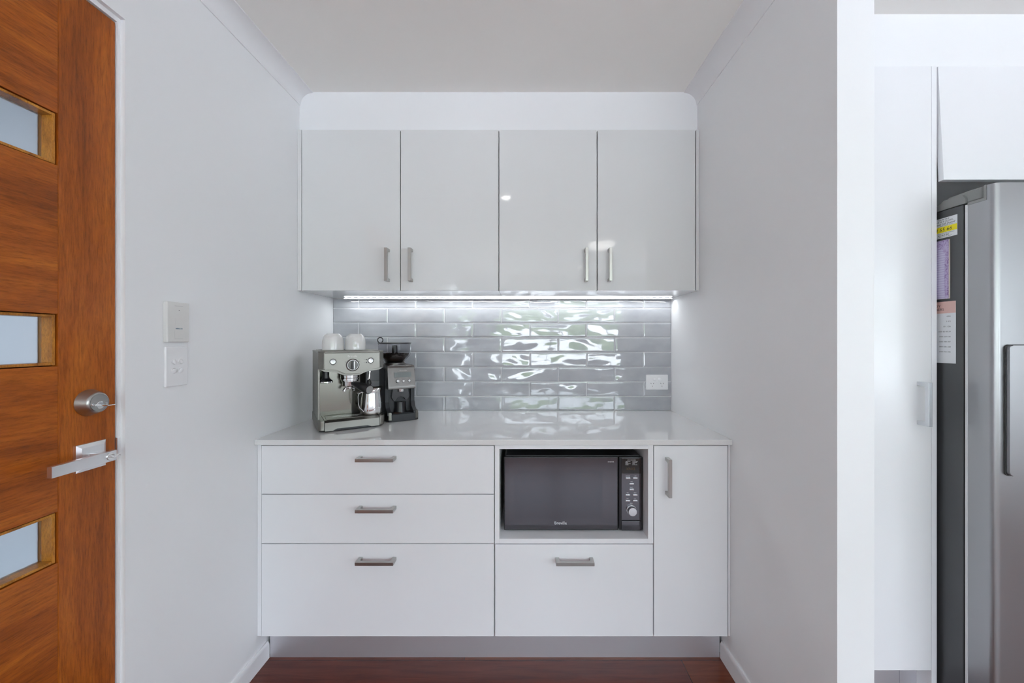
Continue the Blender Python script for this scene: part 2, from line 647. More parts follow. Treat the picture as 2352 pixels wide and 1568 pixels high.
w4 = MB()
for a, b, c, d in ((LW[0], LW[1], LW[2], LW[2] + 0.045), (LW[0], LW[1], LW[3] - 0.045, LW[3]), (LW[0], LW[0] + 0.045, LW[2], LW[3]), (LW[1] - 0.045, LW[1], LW[2], LW[3])):
    w4.box(XL - 0.09, XL - 0.03, a, b, c, d, 0.003)
struct(w4.build('added_fill_window', M['trim']), 'added white framed side window giving fill light behind the entry door', 'window')  # unseen window, added for fill daylight from the left
# outdoors, seen only in reflections
struct(MB().box(-16, 18, -17.5, YREAR - 0.12, -0.12, -0.02).build('exterior_paving', M['paving']), 'pale paving outside the rear opening', 'paving')
struct(MB().box(-16, 18, -14.2, -14.0, -0.02, 1.25).build('added_bright_wall', M['added_wall']), 'added pale wall whitening the tile reflections in front of the hedge', 'garden wall')  # added wall, placed to put white below the hedge in tile reflections
hg = bmesh.new()
bmesh.ops.create_grid(hg, x_segments=120, y_segments=30, size=0.5)
for v in hg.verts:
    x, z = v.co.x * 34, (v.co.y + 0.5) * 3.4
    d = noise.fractal(Vector((x * 1.1, z * 1.6, 4.2)), 0.9, 2.1, 5) * 0.35 + noise.noise(Vector((x * 0.4, 0, 1))) * 0.5
    v.co = Vector((x + 1.5, -15.6 + d - 0.25 * z, z * (1 + 0.25 * noise.noise(Vector((x * 0.7, 3, 3))))))
hm = bpy.data.meshes.new('garden_hedge')
hg.to_mesh(hm)
hg.free()
hm.materials.append(M['hedge'])
ho = bpy.data.objects.new('garden_hedge', hm)
col.objects.link(ho)
tag(ho, 'tall green garden hedge beyond the paving', 'hedge', kind='stuff')
struct(box('exterior_porch', M['porch'], None, -3.2, -3.1, -1.16, 3.2, -0.02, 2.6), 'pale tiled porch wall behind the frosted door panes', 'wall')
struct(box('added_shade_roof', M['porch'], None, -3.3, -1.45, -1.6, 3.3, 2.6, 2.7), 'added roof shading the frosted panes outside the timber door', 'roof')  # unseen roof added to keep sky light off the frosted panes
struct(box('added_shade_return', M['porch'], None, -3.1, -1.14, 3.2, 3.3, -0.02, 2.6), 'added return wall keeping sun off the frosted panes', 'wall')  # unseen wall added to close the sunlit end behind the panes
struct(box('added_shade_end', M['porch'], None, -3.1, -1.14, -1.6, -1.5, -0.02, 2.6), 'added end wall dimming the frosted panes', 'wall')  # unseen wall added to cut the daylight reaching the panes
struct(box('exterior_step', M['paving'], None, -3.1, -1.6, -1.5, 3.2, -0.12, -0.02), 'pale porch paving outside the timber door', 'paving')


# cove cornices
def cove(name, xw, s, y0, y1):
    r, lip = 0.056, 0.004
    pts = [(xw, ZC), (xw, ZC - r - lip), (xw + s * lip, ZC - r - lip)]
    for k in range(0, 13):
        a = PI / 2 * k / 12
        pts.append((xw + s * (lip + r - r * math.cos(a)), ZC - lip - r + r * math.sin(a)))
    pts += [(xw + s * (r + lip), ZC)]
    return MB().prism(pts, 'y', y0, y1).build(name, M['trim'], None, 25)


struct(cove('trim_1', XL, 1, YREAR, 1.741), 'white cove cornice above the wall with the timber door', 'cornice')
struct(cove('trim_2', XR, -1, 0.964, 1.741), 'white cove cornice above the stub wall', 'cornice')


def skirting(name, x, s, y0, y1):
    t, h = 0.012, 0.066
    pts = [(x, 0), (x + s * t, 0), (x + s * t, h - 0.012), (x + s * (t - 0.006), h), (x, h)]
    return MB().prism(pts, 'y', y0, y1).build(name, M['trim'])


struct(skirting('baseboard_left', XL, 1, DOOR_Y1 + 0.01, 1.517), 'white skirting board along the wall with the switches', 'skirting')
struct(skirting('baseboard_right', XR, -1, 0.964, 1.517), 'white skirting board along the stub wall', 'skirting')

# ================================================================== entry door
dj = MB()
XF = -1.027
dj.box(XL - 0.12, XF, 0.9716, DOOR_Y1, 0, DOOR_TOP)
dj.box(XL - 0.12, XF, DOOR_Y0, 0.043, 0, DOOR_TOP)
dj.box(XL - 0.12, XF, 0.043, 0.9716, 2.056, DOOR_TOP)
dj.box(XL - 0.12, -1.076, 0.955, 0.9716, 0, 2.056)
dj.box(XL - 0.12, -1.076, 0.043, 0.060, 0, 2.056)
struct(dj.build('trim_3', M['trim']), 'slim white door frame around the timber door', 'door frame')

DX0, DX1 = -1.070, -1.030
SY0, SY1 = 0.8505, 0.9693
HY0, HY1 = 0.0455, 0.163
door = empty('door_1', (0, 0, 0))
struct(door, 'orange-brown timber entry door with frosted slot panes', 'door')
DZ0, DZ1 = 0.008, 2.0525
MB().box(DX0, DX1, SY0, SY1, DZ0, DZ1, 0.0015).build('stile', M['wood_v'], door)
MB().box(DX0, DX1, HY0, HY1, DZ0, DZ1, 0.0015).build('stile', M['wood_v'], door)
panes = [(1.638, 1.753), (1.195, 1.310), (0.760, 0.873)]
edges = [DZ0] + [z for p_ in reversed(panes) for z in p_] + [DZ1]
for a, b in zip(edges[0::2], edges[1::2]):
    MB().box(DX0, DX1 - 0.0006, HY1, SY0, a, b, 0.0008).build('rail', M['wood_h'], door)
for a, b in panes:
    y0, y1 = HY1 + 0.0025, SY0 - 0.0025
    bd = MB()
    t = 0.006
    xa, xb = DX0 + 0.003, DX1 - 0.003
    a2, b2 = a + 0.0018, b - 0.0018
    bd.box(xa, xb, y1 - t, y1, a2, b2, 0.0012)
    bd.box(xa, xb, y0, y0 + t, a2, b2, 0.0012)
    bd.use(M['wood_end'])
    bd.box(xa, xb, y0 + t, y1 - t, a2, a2 + t, 0.0012)
    bd.box(xa, xb, y0 + t, y1 - t, b2 - t, b2, 0.0012)
    bd.box(xa, xa + 0.003, y0 - 0.004, y1 + 0.004, a, a + 0.006)
    bd.box(xa, xa + 0.003, y0 - 0.004, y1 + 0.004, b - 0.006, b)
    bd.box(xa, xa + 0.003, y1 - t, y1 + 0.004, a, b)
    bd.build('glazing_bead', M['wood_end'], door)
    box('frosted_pane', M['frost'], door, -1.0615, -1.0565, y0 + t - 0.002, y1 - t + 0.002, a2 + t - 0.002, b2 - t + 0.002)

LY, LZ = 0.910, 1.1046
dl = MB()
dl.use(M['nickel'])
dl.lathe([(0, 0), (0.0305, 0), (0.0315, 0.002), (0.0250, 0.021), (0.0225, 0.0245), (0.0205, 0.0255), (0.0205, 0.0245), (0.0195, 0.0245), (0.0195, 0.0258), (0, 0.0258)], (DX1, LY, LZ), (1, 0, 0), 48)
deadlock = dl.build('deadlock', M['nickel'], door, 25)
cy_ = MB()
cy_.lathe([(0, 0.0255), (0.0085, 0.0255), (0.0085, 0.0268), (0.0075, 0.0272), (0, 0.0272)], (DX1, LY + 0.001, LZ - 0.006), (1, 0, 0), 24)
cy_.build('lock_barrel', M['chrome'], deadlock)
for dy in (-0.0145, 0.0145):
    MB().lathe([(0, 0.0255), (0.0032, 0.0255), (0.0026, 0.0272), (0, 0.0276)], (DX1, LY + dy, LZ - 0.003), (1, 0, 0), 14).build('screw', M['chrome'], deadlock)

ky = MB()
ky.box(-1.0030, -0.990, LY - 0.0025, LY + 0.0045, LZ - 0.0069, LZ - 0.0051, 0.0003)
ky.box(-0.990, -0.976, LY - 0.008, LY + 0.010, LZ - 0.0071, LZ - 0.0049, 0.0008)
key = ky.build('door_key', M['chrome'])
tag(key, 'small flat silver key standing in the door lock', 'key')

HZ, HYC = 0.978, 0.9105
rs = MB()
t = bmesh.new()
R, r2 = 0.0315, 0.0235
loops = []
for x, rr in ((DX1, R), (DX1 + 0.006, R), (DX1 + 0.011, r2), (DX1 + 0.0105, 0.018), (DX1 + 0.0105, 0.0179)):
    loops.append([t.verts.new((x, HYC + sy * rr, HZ + sz * rr)) for sy, sz in ((-1, -1), (1, -1), (1, 1), (-1, 1))])
for a, b in zip(loops[:-1], loops[1:]):
    for k in range(4):
        t.faces.new((a[k], a[(k + 1) % 4], b[(k + 1) % 4], b[k]))
t.faces.new(loops[-1])
t.faces.new(loops[0][::-1])
rs._take(t)
rose = rs.build('lever_rose', M['lever_chrome'], door, 10)
lv = MB()
lv.box(DX1 + 0.010, -0.984, HYC - 0.009, HYC + 0.009, HZ - 0.009, HZ + 0.009, 0.002)
lv.prism([(-0.985, 0.9205), (-0.974, 0.9205), (-0.974, 0.7935), (-0.985, 0.7935)], 'z', HZ - 0.0118, HZ + 0.0118, 0.0009)
lever = lv.build('lever_handle', M['lever_chrome'], door)
sn = MB()
sn.cyl((-0.974, 0.906, HZ), (-0.9725, 0.906, HZ), 0.0085, ch=0.0005)
sn.box(-0.973, -0.965, 0.9045, 0.9075, HZ - 0.0015 - 0.0005, HZ + 0.002, 0.0006)
sn.box(-0.967, -0.9635, 0.9035, 0.920, HZ - 0.002, HZ + 0.0025, 0.0008)
sn.build('snib', M['chrome'], lever)
lp = MB()
lp.box(-1.031, -1.0255, 0.9700, 0.9765, HZ - 0.012, HZ + 0.028, 0.001)
lp.build('strike_plate', M['lever_chrome'], door)

# ================================================================== wall plates on the left wall
ic = empty('wall_intercom', (XL, 1.116, 1.304))
tag(ic, 'small warm white intercom box fixed above the switch plate', 'intercom')
MB().box(0.0, 0.0135, -0.036, 0.036, -0.058, 0.058, 0.003, 3).build('casing', M['intercom'], ic)
cvp = MB()
cvp.box(0.0134, 0.0139, -0.013, 0.014, -0.048, 0.012, 0.0002)
for zz in (-0.0482, 0.0468):
    box('moulded_line', M['grey_mark'], ic, 0.0134, 0.0138, -0.013, 0.014, zz - 0.0003, zz + 0.0003)
cvp.build('cover_plate', M['intercom'], ic)
MB().cyl((0.0134, 0.001, 0.034), (0.0139, 0.001, 0.034), 0.0011, seg=12).build('microphone_hole', M['dark_mark'], ic)
lettering('NIDELLUX', M['blue_mark'], 'logo', ic, (0.0140, 0.001, -0.0185), 0.022, 0.0038, '+x')

sp = empty('switch_plate', (XL, 1.118, 1.1765))
tag(sp, 'white four-gang light switch plate below the intercom', 'light switch')
MB().box(0.0, 0.0075, -0.036, 0.036, -0.058, 0.058, 0.003, 3).build('plate', M['plastic'], sp)
for yy in (-0.011, 0.011):
    for zz in (-0.012, 0.013):
        s_ = MB()
        s_.lathe([(0.0085, 0.0), (0.0088, 0.0006), (0.0075, 0.0012), (0.0072, 0.0002)], (0.0074, yy, zz), (1, 0, 0), 24)
        s_.lathe([(0.0070, 0.0), (0.0068, 0.0025), (0.005, 0.0034), (0, 0.0036)], (0.0074, yy, zz), (1, 0.12 if zz > 0 else -0.12, 0.25 if zz > 0 else -0.25), 24)
        s_.build('rocker', M['plastic'], sp)

# ================================================================== handles
def handle_mb(L, horiz, cx, yface, cz, w=0.0125, proj=0.039):
    """D-shaped bar handle: a square bar on two legs with a bevelled inner corner."""
    h = MB()
    yo = yface - proj
    leg = 0.013
    prof = [(-L / 2, yface), (-L / 2, yo), (L / 2, yo), (L / 2, yface), (L / 2 - leg, yface), (L / 2 - leg, yo + 0.017), (L / 2 - leg - 0.004, yo + 0.0115),
            (-L / 2 + leg + 0.004, yo + 0.0115), (-L / 2 + leg, yo + 0.017), (-L / 2 + leg, yface)]
    if horiz:
        h.prism([(cx + a, b) for a, b in prof], 'z', cz - w / 2, cz + w / 2, 0.0007, 1)
    else:
        h.prism([(b, cz + a) for a, b in prof], 'x', cx - w / 2, cx + w / 2, 0.0007, 1)
    return h


# ================================================================== lower cabinets
S = 0.0016557                     # metres per pixel at the drawer fronts
YF = 1.462                        # plane of the drawer fronts


def fx(px):
    return (px - 1203) * S


def fz(py):
    return EYE - (py - 781) * S


ZB, ZT = fz(1461), 0.857
g_ = 0.0013
bev = 0.0012
dc = empty('drawer_cabinet', (0, 0, 0))
tag(dc, 'wide white base cabinet with three stacked drawers below the coffee machine', 'cabinet')
cb = MB()
xa, xb = XL + 0.001, fx(1136)
cb.box(xa, xb, 1.482, YB - 0.002, ZB, ZT - 0.0006)
cb.build('carcass', M['carcass'], dc)
box('filler_panel', M['satin'], dc, XL + 0.001, fx(599.3), 1.464, 1.481, ZB, ZT - 0.001)
for (t0, b0, hz) in ((1023.2, 1134.0, 0.806), (1135.7, 1247.3, 0.617), (1249.0, 1461, 0.4225)):
    d_ = box('drawer', M['satin'], dc, fx(600.5), fx(1134.2), YF, 1.480, fz(b0), fz(t0), bev)
    handle_mb(0.142, True, -0.555, YF, hz).build('handle', M['nickel'], d_)

mc = empty('microwave_cabinet', (0, 0, 0))
tag(mc, 'white base cabinet with an open niche over one deep drawer', 'cabinet')
NX0, NX1, NZ0, NZ1 = fx(1147), fx(1488.5), fz(1237), fz(1031)
MX0, MX1, MZ0 = fx(1136.8), fx(1500.4), fz(1247.8)
nb = MB()
nb.box(MX0, NX0, YF, 2.02, MZ0, ZT - 0.001, 0.0006)
nb.box(NX1, MX1, YF, 2.02, MZ0, ZT - 0.001, 0.0006)
nb.box(NX0, NX1, YF, 2.02, MZ0, NZ0, 0.0006)
nb.box(NX0, NX1, YF, 2.02, NZ1, ZT - 0.001, 0.0006)
nb.box(NX0, NX1, 2.0, 2.02, NZ0, NZ1)
nb.build('niche_frame', M['satin'], mc)
box('carcass', M['carcass'], mc, MX0 + 0.001, MX1, 1.482, 2.02, ZB, MZ0 - 0.002)
d_ = box('drawer', M['satin'], mc, fx(1137.2), fx(1499.8), YF, 1.480, ZB, fz(1250), bev)
handle_mb(0.142, True, 0.1915, YF, 0.4215).build('handle', M['nickel'], d_)

nc = empty('narrow_cupboard', (0, 0, 0))
tag(nc, 'narrow white base cupboard with a vertical handle beside the microwave niche', 'cabinet')
box('carcass', M['carcass'], nc, MX1 + 0.001, XR - 0.001, 1.482, YB - 0.002, ZB, ZT - 0.0006)
d_ = box('door', M['satin'], nc, fx(1502.2), fx(1671), YF, 1.480, ZB, fz(1023.2), bev)
handle_mb(0.142, False, 0.5435, YF, 0.738).build('handle', M['nickel'], d_)
box('filler_panel', M['satin'], nc, fx(1673.5), XR - 0.001, 1.464, 1.481, ZB, ZT - 0.001)

bt = MB().box(XL + 0.0005, XR - 0.0005, 1.447, 2.0465, 0.857, 0.877, 0.0015).build('benchtop', M['stone'])
tag(bt, 'pale grey polished stone benchtop under the tiles', 'benchtop')
tk = MB().box(XL + 0.0125, XR - 0.0125, 1.519, 1.531, 0.0, ZB - 0.0005).build('toe_kick', M['kick'])
tag(tk, 'brushed steel kickboard between the drawers and the floor', 'kickboard')

# ================================================================== upper cabinets
SU = 0.0019502
YU = 1.722


def ux(px):
    return (px - 1203) * SU


def uz(py):
    return EYE - (py - 781) * SU


UZ0, UZ1 = uz(667), uz(297.5)


def wall_cabinet(label, doors, xa, xb, fill=None):
    c = empty('wall_cabinet', (0, 0, 0))
    tag(c, label, 'cabinet', 'gloss cupboards above the tiles')
    k = MB()
    k.box(xa, xb, YU + 0.0195, 2.0545, UZ0, UZ1)
    k.build('carcass', M['cabinet'], c)
    if fill:
        box('filler_panel', M['cabinet'], c, fill[0], fill[1], YU + 0.001, YU + 0.019, UZ0, UZ1)
    for a, b, hx in doors:
        d = box('door', M['cabinet'], c, ux(a) + 0.0002, ux(b) - 0.0002, YU, YU + 0.018, UZ0, UZ1 - 0.001, 0.0012)
        handle_mb(0.146, False, hx, YU, 1.5855, 0.013, 0.038).build('handle', M['nickel'], d)
    return c


wall_cabinet('white gloss double cupboard hanging over the coffee machine', [(693.2, 918.8, -0.606), (920.6, 1144.6, -0.5025)], XL + 0.001, ux(1145.6) - 0.0005, (XL + 0.001, ux(691.8)))
wall_cabinet('white gloss double cupboard next to the stub wall over the power point', [(1146.6, 1370.4, 0.277), (1373.0, 1596.8, 0.382)], ux(1145.6) + 0.0005, XR - 0.001, (ux(1599.4), XR - 0.001))

# led strip under the cupboards
ls = empty('led_strip', (0, 2.0, UZ0))
tag(ls, 'glowing white strip of small lights under the upper cupboards', 'light strip')
LX0, LX1 = -0.935, 0.772
box('channel', M['alu'], ls, LX0, LX1, 0.002, 0.014, -0.008, -0.0002, 0.0005)
box('diffuser', M['led'], ls, LX0, LX1, -0.003, 0.0018, -0.0068, -0.0042, 0.0008)
n_led = 53
proto = None
for k in range(n_led):
    x = LX0 + 0.010 + (LX1 - LX0 - 0.02) * k / (n_led - 1)
    if proto is None:
        proto = box('led', M['led'], ls, -0.0022, 0.0022, -0.0035, 0.0, -0.0032, -0.0004, 0.0004)
        proto.location = (x, 0, 0)
    else:
        q = proto.copy()
        col.objects.link(q)
        q.parent = ls
        q.location = (x, 0, 0)
area('led_light', (0.5 * (LX0 + LX1), 0.0, -0.012), (0.0, 0, 0), LX1 - LX0, 0.010, 2.2, (0.93, 0.97, 1.0), parent=ls)

# ================================================================== tiled splashback
TS = 0.0023183


def tx(px):
    return (px - 1203) * TS


def tz(py):
    return EYE - (py - 781) * TS


YT = 2.047
tb = bmesh.new()
rows_y = [707.8, 741.2, 774.8, 808.9, 842.7, 876.3, 909.7, 942.8]
rows = [(686.2, 707.8)] + list(zip(rows_y[:-1], rows_y[1:]))
odd = [824.7, 955.6, 1086.2, 1216.8, 1347.4, 1477.9]
even = [890.4, 1020.8, 1151.4, 1282.0, 1412.6]
random.seed(7)
gh = 0.0026
XT0, XT1 = tx(765), tx(1542)


def tile(x0, x1, z0, z1, seed, full_w=0.302):
    nx = max(8, int((x1 - x0) / 0.0042))
    nz = max(6, int((z1 - z0) / 0.0042))
    ox, oz = random.uniform(0, 60), random.uniform(0, 60)
    tilt_x, tilt_z = random.uniform(-0.006, 0.006), random.uniform(-0.008, 0.008)
    ang = random.uniform(-0.35, 0.35)
    ca, sa = math.cos(ang), math.sin(ang)
    grid = []
    for j in range(nz + 1):
        row = []
        for i in range(nx + 1):
            u, v = i / nx, j / nz
            x = x0 + (x1 - x0) * u
            z = z0 + (z1 - z0) * v
            a, b = x * ca + z * sa, -x * sa + z * ca
            d = noise.noise(Vector((a * 7.5 + ox, b * 17 + oz, seed))) * 0.0017
            d += noise.noise(Vector((a * 17 + oz, b * 34 + ox, seed + 9))) * 0.0007
            d += (x - (x0 + x1) / 2) * tilt_x + (z - (z0 + z1) / 2) * tilt_z
            e = min(x - x0, x1 - x, z - z0, z1 - z)
            d *= 0.35 + 0.65 * min(1.0, e / 0.007)
            if e < 0.005:
                k = 1 - e / 0.005
                d -= 0.0014 * k * k
            row.append(tb.verts.new((x, YT - 0.0014 - d, z)))
        grid.append(row)
    for j in range(nz):
        for i in range(nx):
            f = tb.faces.new((grid[j][i], grid[j][i + 1], grid[j + 1][i + 1], grid[j + 1][i]))
            f.smooth = True
            f.material_index = 0
    # sides down to the grout
    ring = [grid[0][i] for i in range(nx + 1)] + [grid[j][nx] for j in range(1, nz + 1)] + [grid[nz][i] for i in range(nx - 1, -1, -1)] + [grid[j][0] for j in range(nz - 1, 0, -1)]
    low = [tb.verts.new((v.co.x, YT + 0.0068, v.co.z)) for v in ring]
    n = len(ring)
    for k in range(n):
        tb.faces.new((ring[(k + 1) % n], ring[k], low[k], low[(k + 1) % n]))


for r, (ya, yb) in enumerate(rows):
    js = [765] + (odd if r % 2 == 0 else even) + [1542]
    for a, b in zip(js[:-1], js[1:]):
        xa = tx(a) + (gh / 2 if a != 765 else 0.0012)
        xb = tx(b) - (gh / 2 if b != 1542 else 0.0012)
        tile(xa, xb, tz(yb) + gh / 2 + (0.0006 if r == 7 else 0), tz(ya) - gh / 2, r * 3.7 + a)
gverts = [tb.verts.new(v) for v in ((XT0, YT + 0.0016, 0.8775), (XT1, YT + 0.0016, 0.8775), (XT1, YT + 0.0016, UZ0 - 0.001), (XT0, YT + 0.0016, UZ0 - 0.001),
                                    (XT0, YB - 0.001, 0.8775), (XT1, YB - 0.001, 0.8775), (XT1, YB - 0.001, UZ0 - 0.001), (XT0, YB - 0.001, UZ0 - 0.001))]
for idx in ((0, 1, 2, 3), (1, 5, 6, 2), (4, 0, 3, 7), (3, 2, 6, 7), (4, 5, 1, 0), (5, 4, 7, 6)):
    f = tb.faces.new([gverts[i] for i in idx])
    f.material_index = 1
tm = bpy.data.meshes.new('splashback')
tb.to_mesh(tm)
tb.free()
tm.materials.append(M['glaze'])
tm.materials.append(M['grout'])
tm.set_sharp_from_angle(angle=math.radians(50))
to = bpy.data.objects.new('splashback', tm)
col.objects.link(to)
tag(to, 'rippled glossy grey subway tiles with white grout behind the bench', 'splashback')

# power point
pp = empty('power_point', ((tx(1482.5) + tx(1533.5)) / 2, YT - 0.0005, (tz(860) + tz(894.5)) / 2))
tag(pp, 'white double power point mounted on the grey tiles', 'power outlet')
MB().box(-0.0585, 0.0585, -0.009, 0.0, -0.0395, 0.0395, 0.003, 3).build('plate', M['plastic'], pp)
for x in (-0.011, 0.012):
    MB().lathe([(0, 0), (0.0092, 0), (0.009, 0.002), (0.007, 0.0034), (0, 0.0037)], (x, -0.009, 0.0155), (0, -1, 0.12), 24).build('rocker', M['plastic'], pp)
for x in (-0.026, 0.026):
    s_ = MB()
    for dx, dz, a in ((-0.0065, -0.006, 0.5), (0.0065, -0.006, -0.5), (0, -0.021, 0)):
        s_.box(-0.0009, 0.0009, -0.0093, -0.0085, -0.0035, 0.0035, mtx=Matrix.Translation((x + dx, 0, dz)) @ Matrix.Rotation(-a, 4, 'Y'))
    s_.build('socket', M['dark_mark'], pp)

# ================================================================== microwave
MW = empty('microwave', (0.198, 1.520, NZ0 + 0.0005))
tag(MW, 'black and dark steel microwave oven inside the niche', 'microwave')
x0, x1 = -0.2755, 0.2757
zt = 0.297
cs = MB()
cs.prism([(x0 + 0.004, 0.006), (x1 - 0.012, 0.006), (x1 - 0.002, 0.016), (x1, 0.16), (x1 - 0.002, zt - 0.018), (x1 - 0.012, zt), (x0 + 0.008, zt), (x0, zt - 0.012), (x0, 0.014)], 'y', 0.010, 0.43, 0.002)
cs.build('casing', M['black'], MW)
fb = MB()
fb.box(x0 - 0.001, 0.1755, 0.0, 0.0098, 0.0045, 0.2925, 0.002)
dr = fb.build('door', M['black'], MW)
box('door_panel', M['mirror_dark'], dr, x0 + 0.002, 0.1715, -0.003, 0.0005, 0.008, 0.2915, 0.001)


def rrect(xa, xb, za, zb, r, n=6):
    pts = []
    for cx, cz, a0 in ((xb - r, zb - r, 0), (xa + r, zb - r, 90), (xa + r, za + r, 180), (xb - r, za + r, 270)):
        for k in range(n + 1):
            a = math.radians(a0 + 90 * k / n)
            pts.append((cx + r * math.cos(a), cz + r * math.sin(a)))
    return pts


SM = 1.52 / FPX


def mx(px):
    return (px - 1203) * SM - 0.198


def mz(py):
    return EYE - (py - 781) * SM - NZ0


MB().prism(rrect(mx(1180.5), mx(1384), mz(1190.5), mz(1079.5), 0.012), 'y', -0.0034, -0.0028).build('window', M['dark_glass'], dr)
lettering('Breville', M['white_mark'], 'logo', dr, (mx(1287.5), -0.0031, mz(1200)), 0.0475, 0.0122)
lettering('INVERTER', M['white_mark'], 'badge', dr, (mx(1403), -0.0031, mz(1060)), 0.024, 0.0042)
cp = MB()
cp.box(0.1785, x1 - 0.001, 0.0, 0.0098, 0.0035, 0.2925, 0.004)
pan = cp.build('control_panel', M['black'], MW)
PX0, PX1 = mx(1427), mx(1472.8)
box('steel_fascia', M['mirror_dark'], pan, PX0, PX1, -0.0025, 0.0005, mz(1194), mz(1051.5), 0.001)
box('door_button', M['mirror_dark'], pan, PX0, PX1, -0.0035, 0.0005, mz(1217.2), mz(1195.8), 0.0015)
MB().box(PX0 + 0.001, PX1 - 0.001, -0.0029, -0.0020, mz(1087), mz(1053), 0.0003).build('display', M['display'], pan)
yl = -0.0029
lettering('AUTO COOK MENU', M['white_mark'], 'menu_heading', pan, (mx(1450), yl, mz(1056)), 0.033, 0.0034)
lettering('1 BEVERAGE\n2 RICE\n3 SPAGHETTI\n4 PIZZA', M['white_mark'], 'menu_list', pan, (mx(1442), yl, mz(1063)), 0.021, 0.0155, align='LEFT')
lettering('5 VEGETABLE\n6 CHICKEN\n7 FISH\n8 POPCORN', M['white_mark'], 'menu_list', pan, (mx(1458), yl, mz(1063)), 0.021, 0.0155, align='LEFT')
lettering('23:02', M['amber'], 'clock_digits', pan, (mx(1448), yl, mz(1076)), 0.036, 0.009)
BT = [(1441.5, 1096.5, 'POWER LEVEL'), (1458.5, 1096.5, 'CLOCK'), (1450, 1109.5, 'COMBI'), (1450, 1122.3, 'DEFROST'),
      (1441.2, 1135, 'TIME'), (1458.2, 1135, 'WEIGHT'), (1441.2, 1148, 'START'), (1458.2, 1148, 'STOP')]
for px, py, wd in BT:
    b_ = box('button', M['satin_chrome'], pan, mx(px - 5.2), mx(px + 5.2), -0.0065, -0.0020, mz(py + 2.6), mz(py - 1.2), 0.0012)
    lettering(wd, M['white_mark'], 'caption', pan, (mx(px), -0.0025, mz(py - 4.0)), 0.0028 * len(wd) ** 0.75, 0.0028)
lettering('DIAL', M['white_mark'], 'caption', pan, (mx(1450), -0.0025, mz(1155)), 0.009, 0.0028)
kb = MB()
kc = (mx(1450), -0.002, mz(1170.5))
kb.lathe([(0, 0.0), (0.0195, 0.0), (0.0195, 0.002), (0.0185, 0.003), (0.0175, 0.003), (0.0170, 0.018), (0.0160, 0.0195), (0, 0.0198)], kc, (0, -1, 0), 36)
kb.build('dial', M['satin_chrome'], pan)
for sx in (-0.24, 0.24):
    for sy in (0.05, 0.38):
        MB().cyl((sx, sy, 0), (sx, sy, 0.0075), 0.012, seg=16).build('foot', M['black_matte'], MW)

# ================================================================== espresso machine
EM = empty('espresso_machine', (-0.8045, 1.5545, 0.877), math.radians(33))
tag(EM, 'stainless steel espresso machine on the bench beside the black grinder', 'coffee machine')
UL, UR = -0.022, 0.234
bd = MB()
bd.prism([(UL, 0.285), (UL, 0.128), (0.12, 0.128), (0.158, 0.138), (0.186, 0.165), (0.198, 0.205), (0.200, 0.285)], 'z', 0.006, 0.262, 0.002)
bd.prism([(UL, 0.285), (UL, 0.022), (-0.003, 0.003), (0.215, 0.003), (UR, 0.022), (UR, 0.285)], 'z', 0.255, 0.326, 0.003)
bd.prism([(UL - 0.001, 0.285), (UL - 0.001, 0.026), (0.0, 0.0015), (0.212, 0.0015), (UR + 0.001, 0.026), (UR + 0.001, 0.285)], 'z', 0.3215, 0.330, 0.003)
bd.box(UL, UL + 0.008, 0.040, 0.285, 0.006, 0.262, 0.002)
body = bd.build('body', M['brushed'], EM)
pods = MB()
pods.prism([(UL - 0.002, 0.285), (UL - 0.002, 0.020), (UL + 0.006, 0.004), (-0.001, 0.0), (-0.001, 0.285)], 'z', 0.007, 0.048, 0.003)
pods.prism([(UR + 0.003, 0.285), (UR + 0.003, 0.020), (UR - 0.006, 0.004), (0.213, 0.0), (0.213, 0.285)], 'z', 0.007, 0.048, 0.003)
pods.build('base_side', M['brushed'], EM)
MB().prism([(UL + 0.004, 0.28), (UL + 0.004, 0.03), (0.004, 0.010), (0.208, 0.010), (UR - 0.004, 0.03), (UR - 0.004, 0.28)], 'z', 0.0, 0.014, 0.002).build('base_plate', M['black'], EM)
wp = MB()
wp.use(M['brushed'])
wp.box(UL + 0.012, UR - 0.012, 0.045, 0.275, 0.3295, 0.3315, 0.001)
for k in range(9):
    wp.box(UL + 0.02, UR - 0.02, 0.055 + k * 0.024, 0.058 + k * 0.024, 0.331, 0.3325)
wp.build('cup_warmer', M['brushed'], EM)
skirt = [(-0.0005, 0.254), (0.038, 0.254), (0.050, 0.2505), (0.0745, 0.235), (0.134, 0.2345), (0.156, 0.2500), (0.168, 0.254), (0.2125, 0.254)]
hd = MB()
hd.prism([(a, z) for a, z in skirt] + [(0.2125, 0.262), (-0.0005, 0.262)], 'y', 0.006, 0.118, 0.0)
hd.prism([(UL + 0.002, 0.256), (0.0, 0.245), (0.038, 0.243), (0.050, 0.240), (0.0745, 0.226), (0.134, 0.226), (0.156, 0.239), (0.168, 0.243), (0.2125, 0.245), (UR - 0.002, 0.256)], 'y', 0.016, 0.118, 0.0015)
hd.build('head_underside', M['brushed'], EM)
fp = MB()
fp.prism(skirt + [(0.2125, 0.3205), (-0.0005, 0.3205)], 'y', -0.002, 0.006, 0.0012)
panel = fp.build('front_panel', M['brushed'], EM)
lettering('Breville', M['faint_mark'], 'logo', panel, (0.1035, -0.0019, 0.3085), 0.036, 0.0085)


def dial_button(parent, u, z, r, name):
    b = MB()
    b.use(M['black'])
    b.lathe([(0, 0), (r, 0), (r, 0.0016), (r * 0.86, 0.0020)], (u, -0.0019, z), (0, -1, 0), 32)
    b.use(M['button_steel'])
    b.lathe([(r * 0.84, 0.0), (r * 0.84, 0.003), (r * 0.75, 0.0042), (0, 0.0036)], (u, -0.0019, z), (0, -1, 0), 32)
    return b.build(name, M['chrome'], parent)


